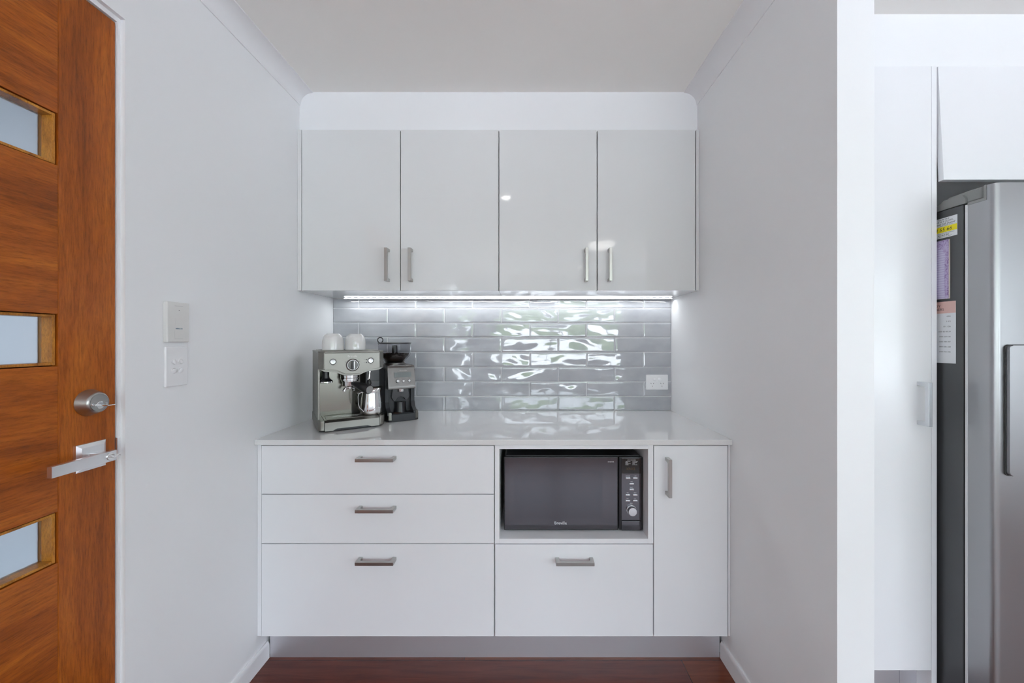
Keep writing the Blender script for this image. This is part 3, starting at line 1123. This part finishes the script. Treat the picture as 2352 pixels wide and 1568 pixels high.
dial_button(panel, 0.0295, 0.2870, 0.0125, 'push_button')
dial_button(panel, 0.1755, 0.2880, 0.0125, 'push_button')
kn = MB()
kn.use(M['grinder_steel'])
kn.lathe([(0, 0), (0.0262, 0), (0.0262, 0.002), (0.0235, 0.0035), (0.0225, 0.0030)], (0.1040, -0.0019, 0.2715), (0, -1, 0), 48)
kn.use(M['button_steel'])
kn.lathe([(0.0225, 0.0), (0.0225, 0.006), (0.0212, 0.0072), (0.0198, 0.0072), (0.0194, 0.0060)], (0.1040, -0.0019, 0.2715), (0, -1, 0), 48)
kn.use(M['fridge_trim'])
kn.lathe([(0.0194, 0.0), (0.0194, 0.008), (0.0185, 0.009), (0, 0.009)], (0.1040, -0.0019, 0.2715), (0, -1, 0), 48)
dial = kn.build('selector_dial', M['satin_chrome'], panel)
kg = MB()
kg.use(M['black'])
kg.box(0.0980, 0.1045, -0.024, -0.0105, 0.2540, 0.2890, 0.0015)
kg.use(M['button_steel'])
kg.box(0.1047, 0.1090, -0.0235, -0.0105, 0.2545, 0.2885, 0.0012)
kg.build('dial_grip', M['black'], dial)
for u_, z_, w_ in ((0.076, 0.2845, 0.003), (0.1295, 0.2855, 0.004)):
    box('dial_mark', M['dark_mark'], panel, u_ - w_ / 2, u_ + w_ / 2, -0.0024, -0.0018, z_ - 0.001, z_ + 0.001)
for u_, z_ in ((0.159, 0.2925), (0.159, 0.2805)):
    MB().lathe([(0, 0), (0.0024, 0), (0.0024, 0.0006), (0, 0.0007)], (u_, -0.0018, z_), (0, -1, 0), 14).build('indicator_lamp', M['dark_mark'], panel)
for tx_, u_, z_ in (('POWER', 0.0295, 0.2715), ('1 CUP', 0.1515, 0.2925), ('2 CUP', 0.1515, 0.2805), ('START', 0.1755, 0.2725)):
    lettering(tx_, M['dark_mark'], 'caption', panel, (u_, -0.0019, z_), 0.0085, 0.002)

MB().box(-0.014, 0.119, 0.1255, 0.1282, 0.046, 0.250, 0.0006).build('splash_plate', brushed('polished_steel', (0.30, 0.305, 0.265, 1), 0.16, (200, 200, 8), 0.04), EM)

dt = MB()
dt.prism([(0.0, 0.005), (0.030, 0.005), (0.0445, 0.0140), (0.1640, 0.0140), (0.179, 0.005), (0.212, 0.005), (0.212, 0.040), (0.0, 0.040)], 'y', -0.002, 0.008, 0.0012)
dt.prism([(-0.0015, 0.0395), (0.0, 0.015), (0.1275, 0.015), (0.1275, 0.0465), (0.018, 0.0465)], 'x', 0.0005, 0.2115, 0.0005)
tray = dt.build('drip_tray', M['brushed'], EM)
gl = MB()
gl.use(M['brushed'])
gl.box(0.010, 0.203, 0.024, 0.122, 0.0462, 0.0480, 0.0008)
grille = gl.build('tray_grille', M['brushed'], tray)
eb = MB()
wav = [(0.060 + 0.0012 * k, 0.058 + 0.0055 * math.sin(k * 0.42) * (1 - 0.012 * k), 0.0481) for k in range(64)]
eb.tube(wav, 0, flat=(0.0022, 0.0003, (0.3, 1, 0)))
eb.build('embossed_emblem', M['chrome'], grille)
er = MB()
er.box(0.040, 0.160, 0.078, 0.0795, 0.0479, 0.0484)
er.build('embossed_line', M['chrome'], grille)

gh_ = MB()
gh_.use(M['chrome'])
gh_.lathe([(0, 0.250), (0.036, 0.250), (0.036, 0.214), (0.0375, 0.212), (0.0375, 0.206), (0.034, 0.204), (0, 0.204)], (0.1035, 0.066, 0), (0, 0, 1), 40)
gh_.build('group_head', M['chrome'], EM)
pf = MB()
pf.use(M['chrome'])
pf.lathe([(0, 0.2045), (0.0345, 0.2045), (0.0345, 0.199), (0.031, 0.197), (0.030, 0.180), (0.024, 0.176), (0, 0.175)], (0.1035, 0.066, 0), (0, 0, 1), 40)
pf.cyl((0.1035, 0.066, 0.177), (0.1035, 0.066, 0.166), 0.009)
port = pf.build('portafilter', M['chrome'], EM)
ps = MB()
ps.tube([(0.1035, 0.066, 0.170), (0.091, 0.062, 0.170), (0.083, 0.059, 0.166), (0.078, 0.057, 0.156)], 0.0060)
ps.tube([(0.1035, 0.066, 0.170), (0.109, 0.070, 0.170), (0.117, 0.073, 0.166), (0.121, 0.075, 0.156)], 0.0060)
ps.build('spout', M['chrome'], port)
A_, B_ = Vector((0.112, 0.036, 0.190)), Vector((0.159, -0.062, 0.170))
dv = (B_ - A_).normalized()
ph = MB()
ph.use(M['black'])
ph.lathe([(0, 0), (0.0100, 0), (0.0125, 0.018), (0.0150, 0.040), (0.0152, 0.046), (0.0165, 0.048), (0.0192, 0.080), (0.0195, (B_ - A_).length - 0.003), (0.0175, (B_ - A_).length), (0, (B_ - A_).length)], A_, dv, 32)
hdl = ph.build('handle', M['black'], port)
MB().lathe([(0, 0), (0.0162, 0), (0.0162, 0.0012), (0.0150, 0.0018), (0, 0.0016)], B_ - dv * 0.0002, dv, 32).build('end_cap', M['button_steel'], hdl)
tp = MB()
tp.lathe([(0, 0.252), (0.0125, 0.252), (0.0120, 0.225), (0.014, 0.216), (0.024, 0.207), (0.0265, 0.203), (0, 0.203)], (0.010, 0.055, 0), (0, 0, 1), 32)
tam = tp.build('tamper', M['black'], EM)
MB().lathe([(0, 0.2035), (0.0262, 0.2035), (0.0265, 0.199), (0.025, 0.1975), (0, 0.1975)], (0.010, 0.055, 0), (0, 0, 1), 32).build('tamper_base', M['chrome'], tam)
sw = MB()
sw.tube([(0.186, 0.060, 0.256), (0.184, 0.058, 0.235), (0.178, 0.054, 0.205), (0.182, 0.052, 0.175), (0.190, 0.054, 0.125)], [0.0055, 0.0052, 0.0045, 0.004, 0.004])
wand = sw.build('steam_wand', M['chrome'], EM)
MB().cyl((0.1866, 0.0602, 0.262), (0.1842, 0.058, 0.238), 0.011, 0.0085, ch=0.001).build('wand_joint', M['black'], wand)
wg = MB()
wg.lathe([(0, 0), (0.0065, 0), (0.010, 0.008), (0.0095, 0.018), (0.005, 0.026), (0, 0.026)], (0.1805, 0.0525, 0.176), (-0.06, 0.05, 1), 20)
wg.build('wand_grip', M['black'], wand)

# milk jug on the drip tray
RZ = math.radians(33)
cU, sU = math.cos(RZ), math.sin(RZ)


def em_pt(u, v, z):
    return (-0.8045 + u * cU - v * sU, 1.5545 + u * sU + v * cU, 0.877 + z)


JG = empty('milk_jug', em_pt(0.1915, 0.064, 0.0484), RZ)
JG.scale = (1.07, 1.07, 1.05)
tag(JG, 'polished steel milk jug standing on the coffee machine drip tray', 'jug')
jb = bmesh.new()
prof = [(0.0, 0.0), (0.036, 0.0), (0.0415, 0.003), (0.0432, 0.010), (0.0430, 0.030), (0.0405, 0.062), (0.0375, 0.086), (0.0372, 0.098), (0.0390, 0.110), (0.0375, 0.1098), (0.0360, 0.098), (0.0362, 0.086), (0.039, 0.060), (0.0415, 0.03), (0.041, 0.006), (0.0, 0.004)]
rings = []
sg = 48
for r, h in prof:
    if r == 0:
        rings.append([jb.verts.new((0, 0, h))])
        continue
    ring = []
    for k in range(sg):
        a = 2 * PI * k / sg
        d = (a - 0.35 + PI) % (2 * PI) - PI
        f = max(0.0, (h - 0.085) / 0.025) * math.exp(-(d / 0.28) ** 2)
        ring.append(jb.verts.new((math.cos(a) * (r + 0.016 * f), math.sin(a) * (r + 0.016 * f), h + 0.005 * f)))
    rings.append(ring)
for a, b in zip(rings[:-1], rings[1:]):
    for k in range(sg):
        k2 = (k + 1) % sg
        if len(a) == 1:
            jb.faces.new((a[0], b[k2], b[k]))
        elif len(b) == 1:
            jb.faces.new((a[k], a[k2], b[0]))
        else:
            jb.faces.new((a[k], a[k2], b[k2], b[k]))
for f in jb.faces:
    f.smooth = True
bmesh.ops.recalc_face_normals(jb, faces=jb.faces)
jm = bpy.data.meshes.new('vessel')
jb.to_mesh(jm)
jb.free()
jm.materials.append(M['chrome'])
jo = bpy.data.objects.new('vessel', jm)
col.objects.link(jo)
jo.parent = JG
ja = math.radians(205)
jd = Vector((math.cos(ja), math.sin(ja), 0))
side = Vector((-jd.y, jd.x, 0))
jh = MB()
jh.tube([jd * 0.0375 + Vector((0, 0, 0.094)), jd * 0.050 + Vector((0, 0, 0.097)), jd * 0.064 + Vector((0, 0, 0.092)), jd * 0.068 + Vector((0, 0, 0.080)),
         jd * 0.066 + Vector((0, 0, 0.050)), jd * 0.061 + Vector((0, 0, 0.034)), jd * 0.050 + Vector((0, 0, 0.024)), jd * 0.0425 + Vector((0, 0, 0.016))], 0, flat=(0.0085, 0.0014, side))
jh.build('handle', M['chrome'], JG)

# cups on the warming tray
CP = empty('cup', em_pt(0.0425, 0.105, 0.3326), RZ)
cpb = MB()
cpb.lathe([(0.0385, 0.0), (0.0425, 0.0), (0.0432, 0.003), (0.0430, 0.020), (0.0421, 0.037), (0.0400, 0.050), (0.0362, 0.0595), (0.0305, 0.0660), (0.0262, 0.0690), (0.0252, 0.0705), (0.0235, 0.0707), (0.0225, 0.0690), (0, 0.0685)], (0, 0, 0), (0, 0, 1), 48)
cpb.lathe([(0.0385, 0.0), (0.0395, 0.02), (0.037, 0.04), (0.030, 0.055), (0, 0.060)], (0, 0, 0), (0, 0, 1), 32)
cpb.build('bowl', M['porcelain'], CP, 40)
tag(CP, 'upturned white cup on the coffee machine above its power button', 'cup', 'upturned cups on the coffee machine')
CP2 = copy_thing(CP)
CP2.location = em_pt(0.1315, 0.100, 0.3326)
tag(CP2, 'upturned white cup on the coffee machine nearer the grinder hopper', 'cup', 'upturned cups on the coffee machine')

# ================================================================== grinder
GA = math.radians(32)
GO = Vector((-0.616, 1.743, 0.877))
GR = empty('coffee_grinder', GO, GA)
tag(GR, 'black and steel coffee grinder with a clear bean hopper', 'coffee grinder')
gb = MB()
gb.prism([(0.0, 0.19), (-0.006, 0.05), (0.004, 0.006), (0.016, 0.0), (0.126, 0.0), (0.142, 0.010), (0.147, 0.05), (0.134, 0.19)], 'z', 0.0, 0.034, 0.003)
gb.prism([(0.0, 0.19), (0.0, 0.075), (0.012, 0.068), (0.122, 0.068), (0.134, 0.075), (0.134, 0.19)], 'z', 0.030, 0.245, 0.004)
for s0, s1 in ((-0.001, 0.016), (0.118, 0.135)):
    gb.prism([(0.068, 0.15), (0.068, 0.245), (0.04, 0.235), (0.052, 0.150), (0.052, 0.085), (0.040, 0.060), (0.006, 0.044), (0.004, 0.030), (0.10, 0.030)], 'x', s0, s1, 0.0015)
gbody = gb.build('body', M['black_matte'], GR)
for s_, nm in ((-1, 0), (1, 1)):
    c_ = MB()
    if s_ < 0:
        c_.prism([(0.0165, -0.001), (0.003, 0.0045), (-0.006, 0.03), (0.004, 0.03), (0.0165, 0.010)], 'z', 0.008, 0.044, 0.002)
    else:
        c_.prism([(0.1255, -0.001), (0.140, 0.0085), (0.1475, 0.03), (0.137, 0.03), (0.1255, 0.010)], 'z', 0.008, 0.044, 0.002)
    c_.build('corner_post', M['brushed'], GR)
fpn = MB()
fpn.prism([(0.030, 0.246), (0.035, 0.256), (0.070, 0.258), (0.070, 0.148), (0.012, 0.148), (0.012, 0.160)], 'x', 0.004, 0.130, 0.0025)
face = fpn.build('front_panel', M['grinder_steel'], GR)
tlt = math.atan2(0.018, 0.086)


def fpt(u, z, d=0.0):
    """A point on the tilted control face, d in front of it."""
    y = 0.012 + (z - 0.160) * (0.018 / 0.086)
    return Vector((u, y - d * math.cos(tlt), z + d * math.sin(tlt)))


TM = Matrix.Translation(fpt(0, 0.2135)) @ Matrix.Rotation(-tlt, 4, 'X')
MB().box(0.033, 0.111, -0.0014, 0.0006, -0.012, 0.012, 0.0006, mtx=TM).build('display', M['lcd'], face)
for u_, r_, m_ in ((0.047, 0.0085, 'grip'), (0.074, 0.0070, 'flat'), (0.101, 0.0070, 'flat')):
    c_ = fpt(u_, 0.1845)
    ax = (fpt(u_, 0.1845, 1) - c_)
    k_ = MB()
    k_.use(M['black'])
    k_.lathe([(0, 0), (r_, 0), (r_, 0.0012), (r_ * 0.88, 0.0016)], c_, ax, 24)
    k_.use(M['button_steel'])
    hgt = 0.010 if m_ == 'grip' else 0.003
    k_.lathe([(r_ * 0.87, 0), (r_ * 0.85, hgt - 0.001), (r_ * 0.75, hgt), (0, hgt)], c_, ax, 24)
    k_.build('knob' if m_ == 'grip' else 'push_button', M['satin_chrome'], face)
for wd, u_, z_, w_, hh, mm in (('Breville', 0.076, 0.2330, 0.034, 0.0062, 'faint_mark'), ('GRIND AMOUNT', 0.044, 0.1975, 0.022, 0.0022, 'dark_mark'), ('GRIND SIZE', 0.074, 0.1975, 0.018, 0.0022, 'dark_mark'),
                               ('START', 0.103, 0.1975, 0.016, 0.0022, 'dark_mark'), ('PROGRAM', 0.047, 0.1715, 0.014, 0.0022, 'dark_mark'), ('CUPS', 0.101, 0.1725, 0.010, 0.0022, 'dark_mark')):
    t_ = lettering(wd, M[mm], 'logo' if hh > 0.004 else 'caption', face, (0, 0, 0), w_, hh)
    t_.location = fpt(u_, z_, 0.0001)
    t_.rotation_euler = (-tlt, 0, 0)
gs = MB()
gs.lathe([(0, 0.150), (0.0155, 0.150), (0.0150, 0.134), (0.0135, 0.132), (0.0120, 0.133), (0, 0.140)], (0.0700, 0.050, 0), (0, 0, 1), 28)
gs.build('grind_outlet', M['chrome'], GR)
ck = MB()
ck.prism([(0.035, 0.150), (0.105, 0.150), (0.112, 0.105), (0.098, 0.090), (0.090, 0.094), (0.086, 0.106), (0.070, 0.112), (0.055, 0.106), (0.050, 0.092), (0.040, 0.086), (0.028, 0.105)], 'y', 0.052, 0.070, 0.002)
ck.lathe([(0.030, 0.0), (0.026, 0.03), (0.026, 0.05), (0.0, 0.05)], (0.070, 0.062, 0.034), (0, 0, 1), 28)
ck.build('cradle', M['black'], GR)
gt = MB()
gt.box(0.018, 0.118, 0.010, 0.066, 0.0335, 0.0350, 0.0005)
gtr = gt.build('grounds_tray', M['black_matte'], GR)
MB().lathe([(0, 0.0), (0.020, 0.0), (0.014, 0.0018), (0, 0.0024)], (0.050, 0.036, 0.0349), (0, 0, 1), 20).build('spilt_coffee', M['grounds'], gtr)
HC = (0.060, 0.125)
cl = MB()
cl.prism([(0.006, 0.19), (0.006, 0.046), (0.016, 0.036), (0.114, 0.036), (0.126, 0.046), (0.126, 0.19)], 'z', 0.243, 0.2590, 0.003)
cl.lathe([(0, 0.252), (0.049, 0.252), (0.049, 0.264), (0.046, 0.267), (0, 0.267)], (HC[0], HC[1], 0), (0, 0, 1), 40)
cl.build('collar', M['grinder_steel'], GR)
hp = MB()
outer = [(0.0415, 0.2665), (0.0435, 0.270), (0.0745, 0.304), (0.0755, 0.310), (0.0765, 0.357)]
inner = [(0.0745, 0.357), (0.0735, 0.311), (0.0725, 0.306), (0.0415, 0.272), (0.0390, 0.2675)]
hp.lathe(outer + inner + [outer[0]], (HC[0], HC[1], 0), (0, 0, 1), 48)
hop = hp.build('hopper', M['smoke'], GR)
MB().lathe([(0, 0.268), (0.012, 0.268), (0.0135, 0.330), (0.012, 0.350), (0, 0.352)], (HC[0], HC[1], 0), (0, 0, 1), 24).build('agitator', M['black'], hop)
ld = MB()
ld.lathe([(0, 0.357), (0.0775, 0.357), (0.0785, 0.359), (0.078, 0.3625), (0.074, 0.3645), (0, 0.3645)], (HC[0], HC[1], 0), (0, 0, 1), 48)
lid = ld.build('hopper_lid', M['black'], GR)
MB().torus((HC[0] - 0.070, HC[1] - 0.012, 0.3755), (0.1, -1, 0), 0.0125, 0.0024).build('lid_ring', M['black'], lid)
# beans
bn = bmesh.new()
random.seed(3)
hc_w = GO + Vector((HC[0] * math.cos(GA) - HC[1] * math.sin(GA), HC[0] * math.sin(GA) + HC[1] * math.cos(GA), 0))
for k in range(420):
    a = random.uniform(0, 2 * PI)
    zz = random.uniform(0.276, 0.309)
    rm = 0.036 + (min(zz, 0.304) - 0.270) * 0.88
    if k % 2:
        zz = 0.310 + random.uniform(-0.004, 0.003)
        rr = math.sqrt(random.uniform(0.05, 1)) * 0.066
        zz -= 0.006 * (rr / 0.066) ** 2
    else:
        rr = rm - 0.0035
    mtx = Matrix.Translation((hc_w.x + rr * math.cos(a), hc_w.y + rr * math.sin(a), 0.877 + zz)) @ Matrix.Rotation(random.uniform(0, 6), 4, (random.random(), random.random(), random.random() + 0.1)) @ Matrix.Diagonal((0.0046, 0.0033, 0.0026, 1))
    bmesh.ops.create_icosphere(bn, subdivisions=1, radius=1.0, matrix=mtx)
core = bmesh.ops.create_cone(bn, segments=24, radius1=0.0375, radius2=0.066, depth=0.037, cap_ends=True, matrix=Matrix.Translation((hc_w.x, hc_w.y, 0.877 + 0.2875)))
for f in bn.faces:
    f.smooth = True
bnm = bpy.data.meshes.new('coffee_beans')
bn.to_mesh(bnm)
bn.free()
bnm.materials.append(M['bean'])
bno = bpy.data.objects.new('coffee_beans', bnm)
col.objects.link(bno)
tag(bno, 'dark roasted coffee beans filling the clear grinder hopper', 'coffee beans', kind='stuff')

# ================================================================== pantry, fridge and the cabinet above it
YP = 1.310
PT = empty('pantry_cabinet', (0, 0, 0))
tag(PT, 'tall white pantry cupboard between the stub wall and the fridge', 'cabinet')
box('carcass', M['carcass'], PT, XR2 + 0.001, 1.389, YP + 0.020, 1.95, 0.126, 2.185)
d_ = box('door', M['satin'], PT, XR2 + 0.003, 1.3893, YP, YP + 0.018, 0.127, 2.185, 0.0015)
handle_mb(0.146, False, 1.345, YP, 1.0385, 0.0125, 0.040).build('handle', M['satin_chrome'], d_)
box('end_panel', M['satin'], PT, 1.390, 1.408, YP, 1.95, 0.0, 2.186, 0.001)
k_ = MB()
k_.box(XR2 + 0.002, 1.330, YP + 0.052, YP + 0.062, 0.0, 0.1255)
k_.box(1.3308, 1.3895, YP + 0.051, YP + 0.061, 0.0, 0.1255)
k_.build('plinth', M['kick'], PT)

FC = empty('fridge_cabinet', (0, 0, 0))
tag(FC, 'white overhead cabinet with its flap ajar above the fridge', 'cabinet')
box('carcass', M['carcass'], FC, 1.409, 2.345, YP + 0.020, 1.95, 1.800, 2.185)
fd = box('flap_door', M['satin'], FC, 0.0, 0.93, 0.0, 0.018, -0.394, 0.0, 0.0015)
fd.location = (1.412, YP, 2.185)
fd.rotation_euler = (-math.radians(2.6), 0, 0)

FX0, FX1 = 1.420, 2.330
FR = empty('fridge', (0, 0, 0))
tag(FR, 'tall stainless steel fridge beside the pantry cupboard', 'fridge')
fb_ = MB()
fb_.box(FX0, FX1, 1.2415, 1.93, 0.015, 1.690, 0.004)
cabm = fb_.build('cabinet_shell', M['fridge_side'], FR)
tc_ = MB()
tc_.prism([(1.236, 1.692), (1.236, 1.708), (1.245, 1.722), (1.30, 1.724), (1.33, 1.704), (1.93, 1.700), (1.93, 1.691)], 'x', FX0, FX1, 0.002)
tc_.build('top_cap', M['fridge_trim'], FR)


def fridge_door(xa, xb, mirror=False):
    r = 0.016
    plan = [(xa, 1.2300), (xa, 1.1590 + r)]
    for k in range(1, 7):
        a = PI / 2 * k / 6
        plan.append((xa + r - r * math.cos(a), 1.1590 + r - r * math.sin(a)))
    for k in range(0, 7):
        a = PI / 2 * k / 6
        plan.append((xb - r + r * math.sin(a), 1.1590 + r - r * math.cos(a)))
    plan.append((xb, 1.2300))
    m_ = MB()
    m_.prism(plan, 'z', 0.045, 1.690)
    # taller front lip above the hinge pocket
    n_ = len(plan)
    lip = [(x, y) for x, y in plan if y < 1.18] + [(xb, 1.1800), (xa, 1.1800)]
    m_.prism(lip, 'z', 1.690, 1.728)
    return m_.build('door', M['fridge'], FR, 30)


d1 = fridge_door(FX0 + 0.001, 1.868)
d2 = fridge_door(1.873, FX1 - 0.001)
ec = MB()
ec.use(M['fridge_trim'])
ec.prism([(1.2295, 1.683), (1.2295, 1.691), (1.1865, 1.691), (1.1865, 1.729), (1.1800, 1.7295), (1.1800, 1.683)], 'x', FX0 - 0.0005, FX0 + 0.004)
ec.prism([(1.2295, 1.690), (1.2295, 1.692), (1.180, 1.692), (1.180, 1.690)], 'x', FX0 + 0.001, 1.868)
ec.build('end_cap', M['fridge_trim'], d1)
box('door_seal', M['gasket'], FR, FX0 - 0.0002, FX1 - 0.004, 1.2301, 1.2372, 0.05, 1.686, 0.001)
box('seal_gap', M['black_matte'], FR, FX0 + 0.006, FX1 - 0.004, 1.2372, 1.2414, 0.05, 1.688)
hgm = MB()
hgm.prism([(FX0 + 0.006, 1.235), (FX0 + 0.010, 1.200), (FX0 + 0.022, 1.190), (FX0 + 0.060, 1.190), (FX0 + 0.070, 1.20), (FX0 + 0.075, 1.30), (FX0 + 0.012, 1.30)], 'z', 1.694, 1.732, 0.005, 3)
hgm.build('hinge_cover', M['fridge_trim'], FR)
dsp = MB()
dsp.prism(rrect(1.4505, 1.72, 0.846, 1.2365, 0.010), 'y', 1.1470, 1.1595, 0.0028, 3)
ds = dsp.build('dispenser', M['fridge'], d1)
MB().prism(rrect(1.4480, 1.7225, 0.8435, 1.239, 0.011), 'y', 1.1565, 1.1592).build('painted_shadow_rim', M['shade'], ds)  # dark plate behind the panel, draws its shadow line in colour
MB().prism(rrect(1.51, 1.69, 0.87, 1.20, 0.010), 'y', 1.1462, 1.1475).build('dispenser_recess', M['lcd'], ds)
for sx in (FX0 + 0.06, FX1 - 0.06):
    for sy in (1.29, 1.88):
        MB().cyl((sx, sy, 0), (sx, sy, 0.018), 0.02).build('foot', M['black_matte'], FR)

# papers on the fridge side (reads towards the viewer: -y)
fm = empty('fridge_magnet', (FX0, 1.2985, 1.631))
tag(fm, 'white and yellow doctor phone card stuck on the fridge side', 'magnet')
box('card', M['paper'], fm, -0.0012, -0.0001, -0.040, 0.045, -0.0335, 0.0335)
box('yellow_band', M['yellow'], fm, -0.0015, -0.0011, -0.040, 0.045, -0.0150, 0.0045)
xt = -0.0013
for wd, yc, zc, w_, h_ in (("IF YOU'RE SICK", 0.004, 0.0285, 0.042, 0.0045), ('YOUR GP IS CLOSED...', 0.0, 0.0215, 0.062, 0.0045), ('House Call Doctor', -0.002, 0.0140, 0.066, 0.0068), ('Your healthy choice', -0.008, 0.0075, 0.040, 0.003),
                            ('Weekends & Public Holidays', 0.0, -0.0185, 0.064, 0.0032), ('We Bulk Bill', 0.002, -0.0240, 0.034, 0.0045), ('24 hours 7 days', 0.0, -0.0295, 0.050, 0.0032)):
    lettering(wd, M['dark_mark'], 'caption', fm, (xt, yc, zc), w_, h_, '-x', 0.0002, 0.15)
lettering('13 55 66', M['dark_mark'], 'phone_number', fm, (-0.0016, 0.0035, -0.0055), 0.057, 0.0115, '-x', 0.0002, 0.15)

npd = empty('notepad', (FX0, 1.2985, 1.490))
tag(npd, 'curled purple notepad stuck on the fridge side between two cards', 'notepad')


def sheet(y0, y1, z0, z1, x_in, x_out, curl, name, material, dx):
    m_ = bmesh.new()
    N = 14
    f_, b_ = [], []
    for k in range(N + 1):
        s = k / N
        z = z1 + (z0 - z1) * s
        bow = curl * math.sin(PI * min(1, s * 0.9)) * (0.6 + 0.4 * s)
        f_.append((m_.verts.new((x_out - bow, y0 - bow * 0.5, z)), m_.verts.new((x_out - bow * 0.3, y1, z))))
        b_.append((m_.verts.new((x_in - bow * dx, y0 - bow * 0.5, z)), m_.verts.new((x_in - bow * 0.3 * dx, y1, z))))
    for k in range(N):
        m_.faces.new((f_[k][0], f_[k + 1][0], f_[k + 1][1], f_[k][1]))
        m_.faces.new((b_[k][0], b_[k][1], b_[k + 1][1], b_[k + 1][0]))
        m_.faces.new((f_[k][0], b_[k][0], b_[k + 1][0], f_[k + 1][0]))
        m_.faces.new((f_[k][1], f_[k + 1][1], b_[k + 1][1], b_[k][1]))
    m_.faces.new((f_[0][0], f_[0][1], b_[0][1], b_[0][0]))
    m_.faces.new((f_[N][0], b_[N][0], b_[N][1], f_[N][1]))
    bmesh.ops.recalc_face_normals(m_, faces=m_.faces)
    for f in m_.faces:
        f.smooth = True
    me = bpy.data.meshes.new(name)
    m_.to_mesh(me)
    m_.free()
    me.materials.append(material)
    me.set_sharp_from_angle(angle=math.radians(40))
    o = bpy.data.objects.new(name, me)
    col.objects.link(o)
    o.parent = npd
    return o


sheet(-0.018, 0.045, -0.099, 0.099, -0.0002, -0.0012, 0.003, 'backing_card', M['cream'], 0.3)
sheet(-0.0155, 0.045, -0.0985, 0.099, -0.0013, -0.0050, 0.004, 'page_block', M['purple'], 0.75)
sheet(-0.0075, 0.045, -0.098, 0.076, -0.0052, -0.0056, 0.004, 'top_page', M['lilac'], 1.0)

es = empty('phone_list', (FX0, 1.3030, 1.2785))
tag(es, 'long white and pink phone number list low on the fridge side', 'note')
box('sheet', M['paper'], es, -0.0010, -0.0001, -0.040, 0.047, -0.1035, 0.1035)
box('pink_band', M['pink'], es, -0.0013, -0.0009, -0.040, 0.047, 0.0640, 0.1035)
lettering('HANDY\nNUMBERS', M['dark_mark'], 'heading', es, (-0.0012, 0.0215, 0.083), 0.053, 0.020, '-x', 0.0002, align='LEFT')
for k, wd in enumerate(('000', '112', '131 126', '1300 60 60 24', '1300 224 636', '1300 308 307', '1800 686 268', '1300 726 306')):
    w_ = 0.0026 * len(wd) + 0.004
    lettering(wd, M['dark_mark'], 'phone_number', es, (-0.0009, -0.025 + w_ / 2, 0.0535 - 0.0170 * k), w_, 0.0042, '-x', 0.0002)


# ================================================================== ceiling lamps (seen mirrored in the gloss doors)
def downlight(x, y, label):
    o = empty('downlight', (x, y, ZC))
    tag(o, label, 'ceiling light', 'recessed ceiling downlights')
    MB().lathe([(0.038, 0.0), (0.050, 0.0), (0.050, -0.003), (0.046, -0.005), (0.038, -0.004)], (0, 0, 0), (0, 0, 1), 36).build('rim', M['trim'], o)
    MB().lathe([(0, -0.0005), (0.0378, -0.0005), (0.0378, -0.003), (0, -0.003)], (0, 0, 0), (0, 0, 1), 36).build('lamp', M['lamp'], o)
    return o


downlight(-0.14, 0.42, 'round ceiling downlight whose glow mirrors high on a gloss cupboard door')
downlight(0.88, -2.46, 'round ceiling downlight whose glow mirrors low beside a cupboard handle')
oy = empty('oyster_light', (0.89, -0.96, ZC))
tag(oy, 'round frosted oyster lamp fixed to the ceiling', 'ceiling light')
MB().lathe([(0, 0), (0.165, 0), (0.165, -0.018), (0.150, -0.022), (0, -0.022)], (0, 0, 0), (0, 0, 1), 40).build('base', M['trim'], oy)
MB().lathe([(0.148, -0.0225), (0.140, -0.045), (0.110, -0.066), (0.06, -0.078), (0, -0.082)], (0, 0, 0), (0, 0, 1), 40).build('lamp_shade', M['oyster'], oy)
